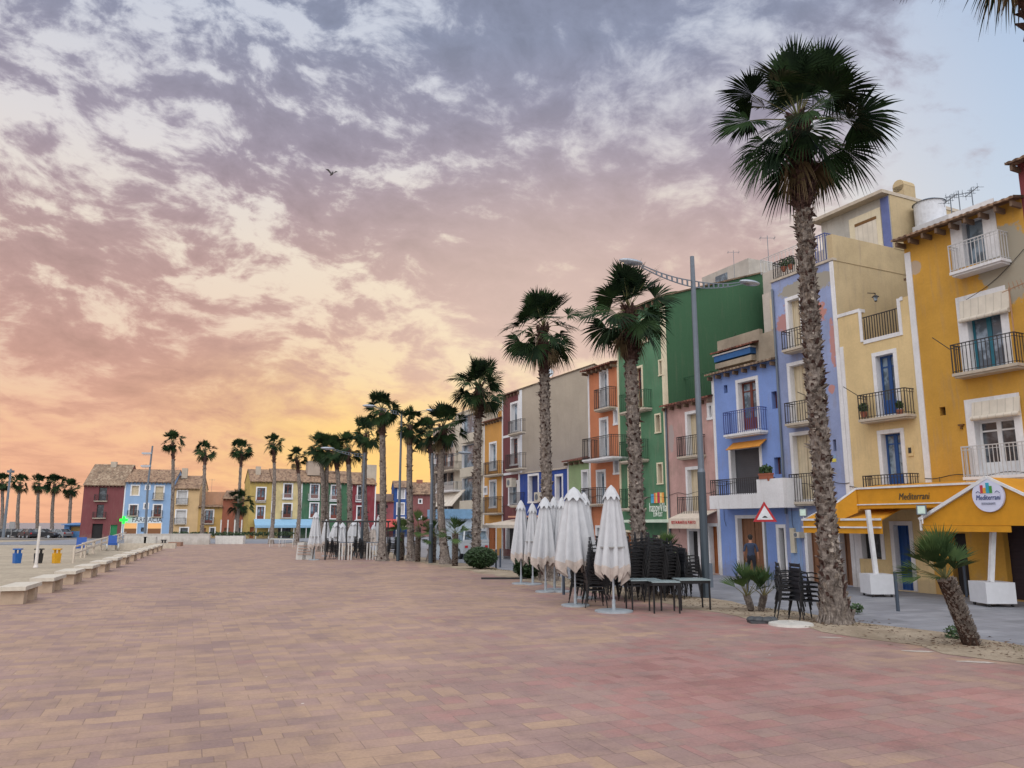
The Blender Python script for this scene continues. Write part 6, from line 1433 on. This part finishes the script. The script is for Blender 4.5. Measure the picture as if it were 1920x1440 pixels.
# parked cars
def car(px, Y, col, rz, lab, z=-.16, van=False, pos=None, grp='cars parked behind the beach'):
    p = pos or Gy(px, Y); p = Vector((p.x, p.y, z)); T = thing('parked_van' if van else 'parked_car', lab, 'van' if van else 'car', p, rz, None if van else grp)
    pm = plain('car paint ' + col, hexc(col), .3, .2, .04); L = 4.3; W = .86
    prof = [(-2.1, .35), (-2.15, .75), (-1.95, .95), (-1.2, 1.0), (1.15, .98), (1.9, .85), (2.12, .6), (2.1, .35)] if not van else [(-2.1, .35), (-2.2, .9), (-2.15, 1.1), (1.2, 1.1), (2.0, .95), (2.2, .6), (2.15, .35)]
    m = MB(); n = len(prof); m.add([(x, -W, zz) for x, zz in prof] + [(x, W, zz) for x, zz in prof], [tuple(range(n)), tuple(reversed(range(n, 2 * n)))] + [(i, i + n, (i + 1) % n + n, (i + 1) % n) for i in range(n)]); m.build('body', pm, T)
    cab = [(-1.7, .96), (-1.25, 1.4), (.3, 1.42), (1.05, .96)] if not van else [(-2.12, 1.08), (-1.95, 1.85), (.6, 1.88), (1.4, 1.08)]
    m = MB(); kk = [W * .98, W * .8, W * .8, W * .98]; m.add([(x, -k_, zz) for (x, zz), k_ in zip(cab, kk)] + [(x, k_, zz) for (x, zz), k_ in zip(cab, kk)], [(0, 1, 2, 3), (7, 6, 5, 4), (0, 4, 5, 1), (2, 6, 7, 3)]); gl = m.build('windows', glass_b if van else glass_d, T)
    m = MB(); m.add([(cab[1][0] - .03, -kk[1] - .01, cab[1][1]), (cab[2][0] + .03, -kk[1] - .01, cab[2][1]), (cab[2][0] + .03, kk[1] + .01, cab[2][1]), (cab[1][0] - .03, kk[1] + .01, cab[1][1])], [(0, 1, 2, 3)])
    for s_ in (-1, 1):
        for xx in ((cab[0], cab[1], 0), (cab[3], cab[2], 0), ((-.2, .97), (-.2, 1.42 if not van else 1.88), 0)): m.bar((xx[0][0], s_ * W * .985, xx[0][1]), (xx[1][0], s_ * W * .81, xx[1][1]), .09, .05)
    if van: m.box(-2.2, -2.05, -W, W, 1.02, 1.2); m.box(-2.15, -1.95, -W * .85, W * .85, 1.72, 1.88)
    m.build('roof', pm, T)
    for x in (-1.35, 1.35):
        for s_ in (-1, 1): m = MB(); m.tube([(x, s_ * W * 1.01, .33), (x, s_ * W * .78, .33)], .33, 16); w_ = m.build('wheel', blackp, T); m = MB(); m.tube([(x, s_ * W * 1.03, .33), (x, s_ * W * .95, .33)], .19, 10); m.build('rim', palegrey, w_)
    for s_ in (-1, 1):
        m = MB(); m.box(2.0, 2.12, s_ * .62 - .15, s_ * .62 + .15, .62, .76); m.build('headlight', glass_c, T); m = MB(); m.box(-2.19, -2.1, s_ * .68 - .1, s_ * .68 + .1, .7, .92); m.build('tail_light', redpaint, T)
    return T
for (px, Y, col, rz, lab) in ((20, 124, '2E3238', 0, 'dark car at the left end of the parked row'), (38, 121, '1E2024', 2.9, 'black car second from the left of the parked row'), (58, 128, 'B4B6B8', .2, 'white car behind the black ones near the white post'), (55, 118, '3A3C42', 2.5, 'charcoal car in front of the white car'),
                              (78, 118, '22242A', .1, 'black car just right of the white post'), (88, 126, 'C2C2C2', .3, 'silver car right of the white post, partly hidden'), (108, 121, '9DA3AA', 2.8, 'light grey car at the right end of the parked row')):
    car(px, Y, col, rz, lab)
car(872, 0, 'C6CCD2', math.atan2(.9, -.44), 'white van seen from behind, parked between the tall palm and apartments', van=True, pos=G(868, 1046, ZS), z=ZS)
bk = thing('beach_kiosk', 'blue beach kiosk beside the brick red house', 'kiosk', Gy(139, 122), 0); bk.location.z = -.1
m = MB(); m.box(-1.7, 1.7, 0, 3, 0, 1.0); m.box(-1.7, 1.7, 0, 3, 1.75, 2.0); m.box(-1.7, -.9, 0, 3, 1.0, 1.75); m.box(.9, 1.7, 0, 3, 1.0, 1.75); m.box(-.9, .9, .5, 3, 1.0, 1.75, 1); m.build('cabin', [plain('kiosk blue', hexc('4F7FB4')), plain('kiosk ochre', hexc('B08A4A'))], bk)
m = MB(); m.plate([(-1.9, -.6, 2.0), (1.9, -.6, 2.0), (1.9, 3.2, 2.3), (-1.9, 3.2, 2.3)], .08); m.build('roof', MATS['kiosk blue'], bk)
m = MB(); m.box(-.4, .4, -.04, .04, 1.3, 2.3); m.cyl(0, 0, 0, 1.3, .05, 6); o = tag(m.build('notice_board', plain('notice grey', hexc('8A8A8C'))), 'small notice board above the parked cars', 'sign'); o.location = Gy(20, 116)
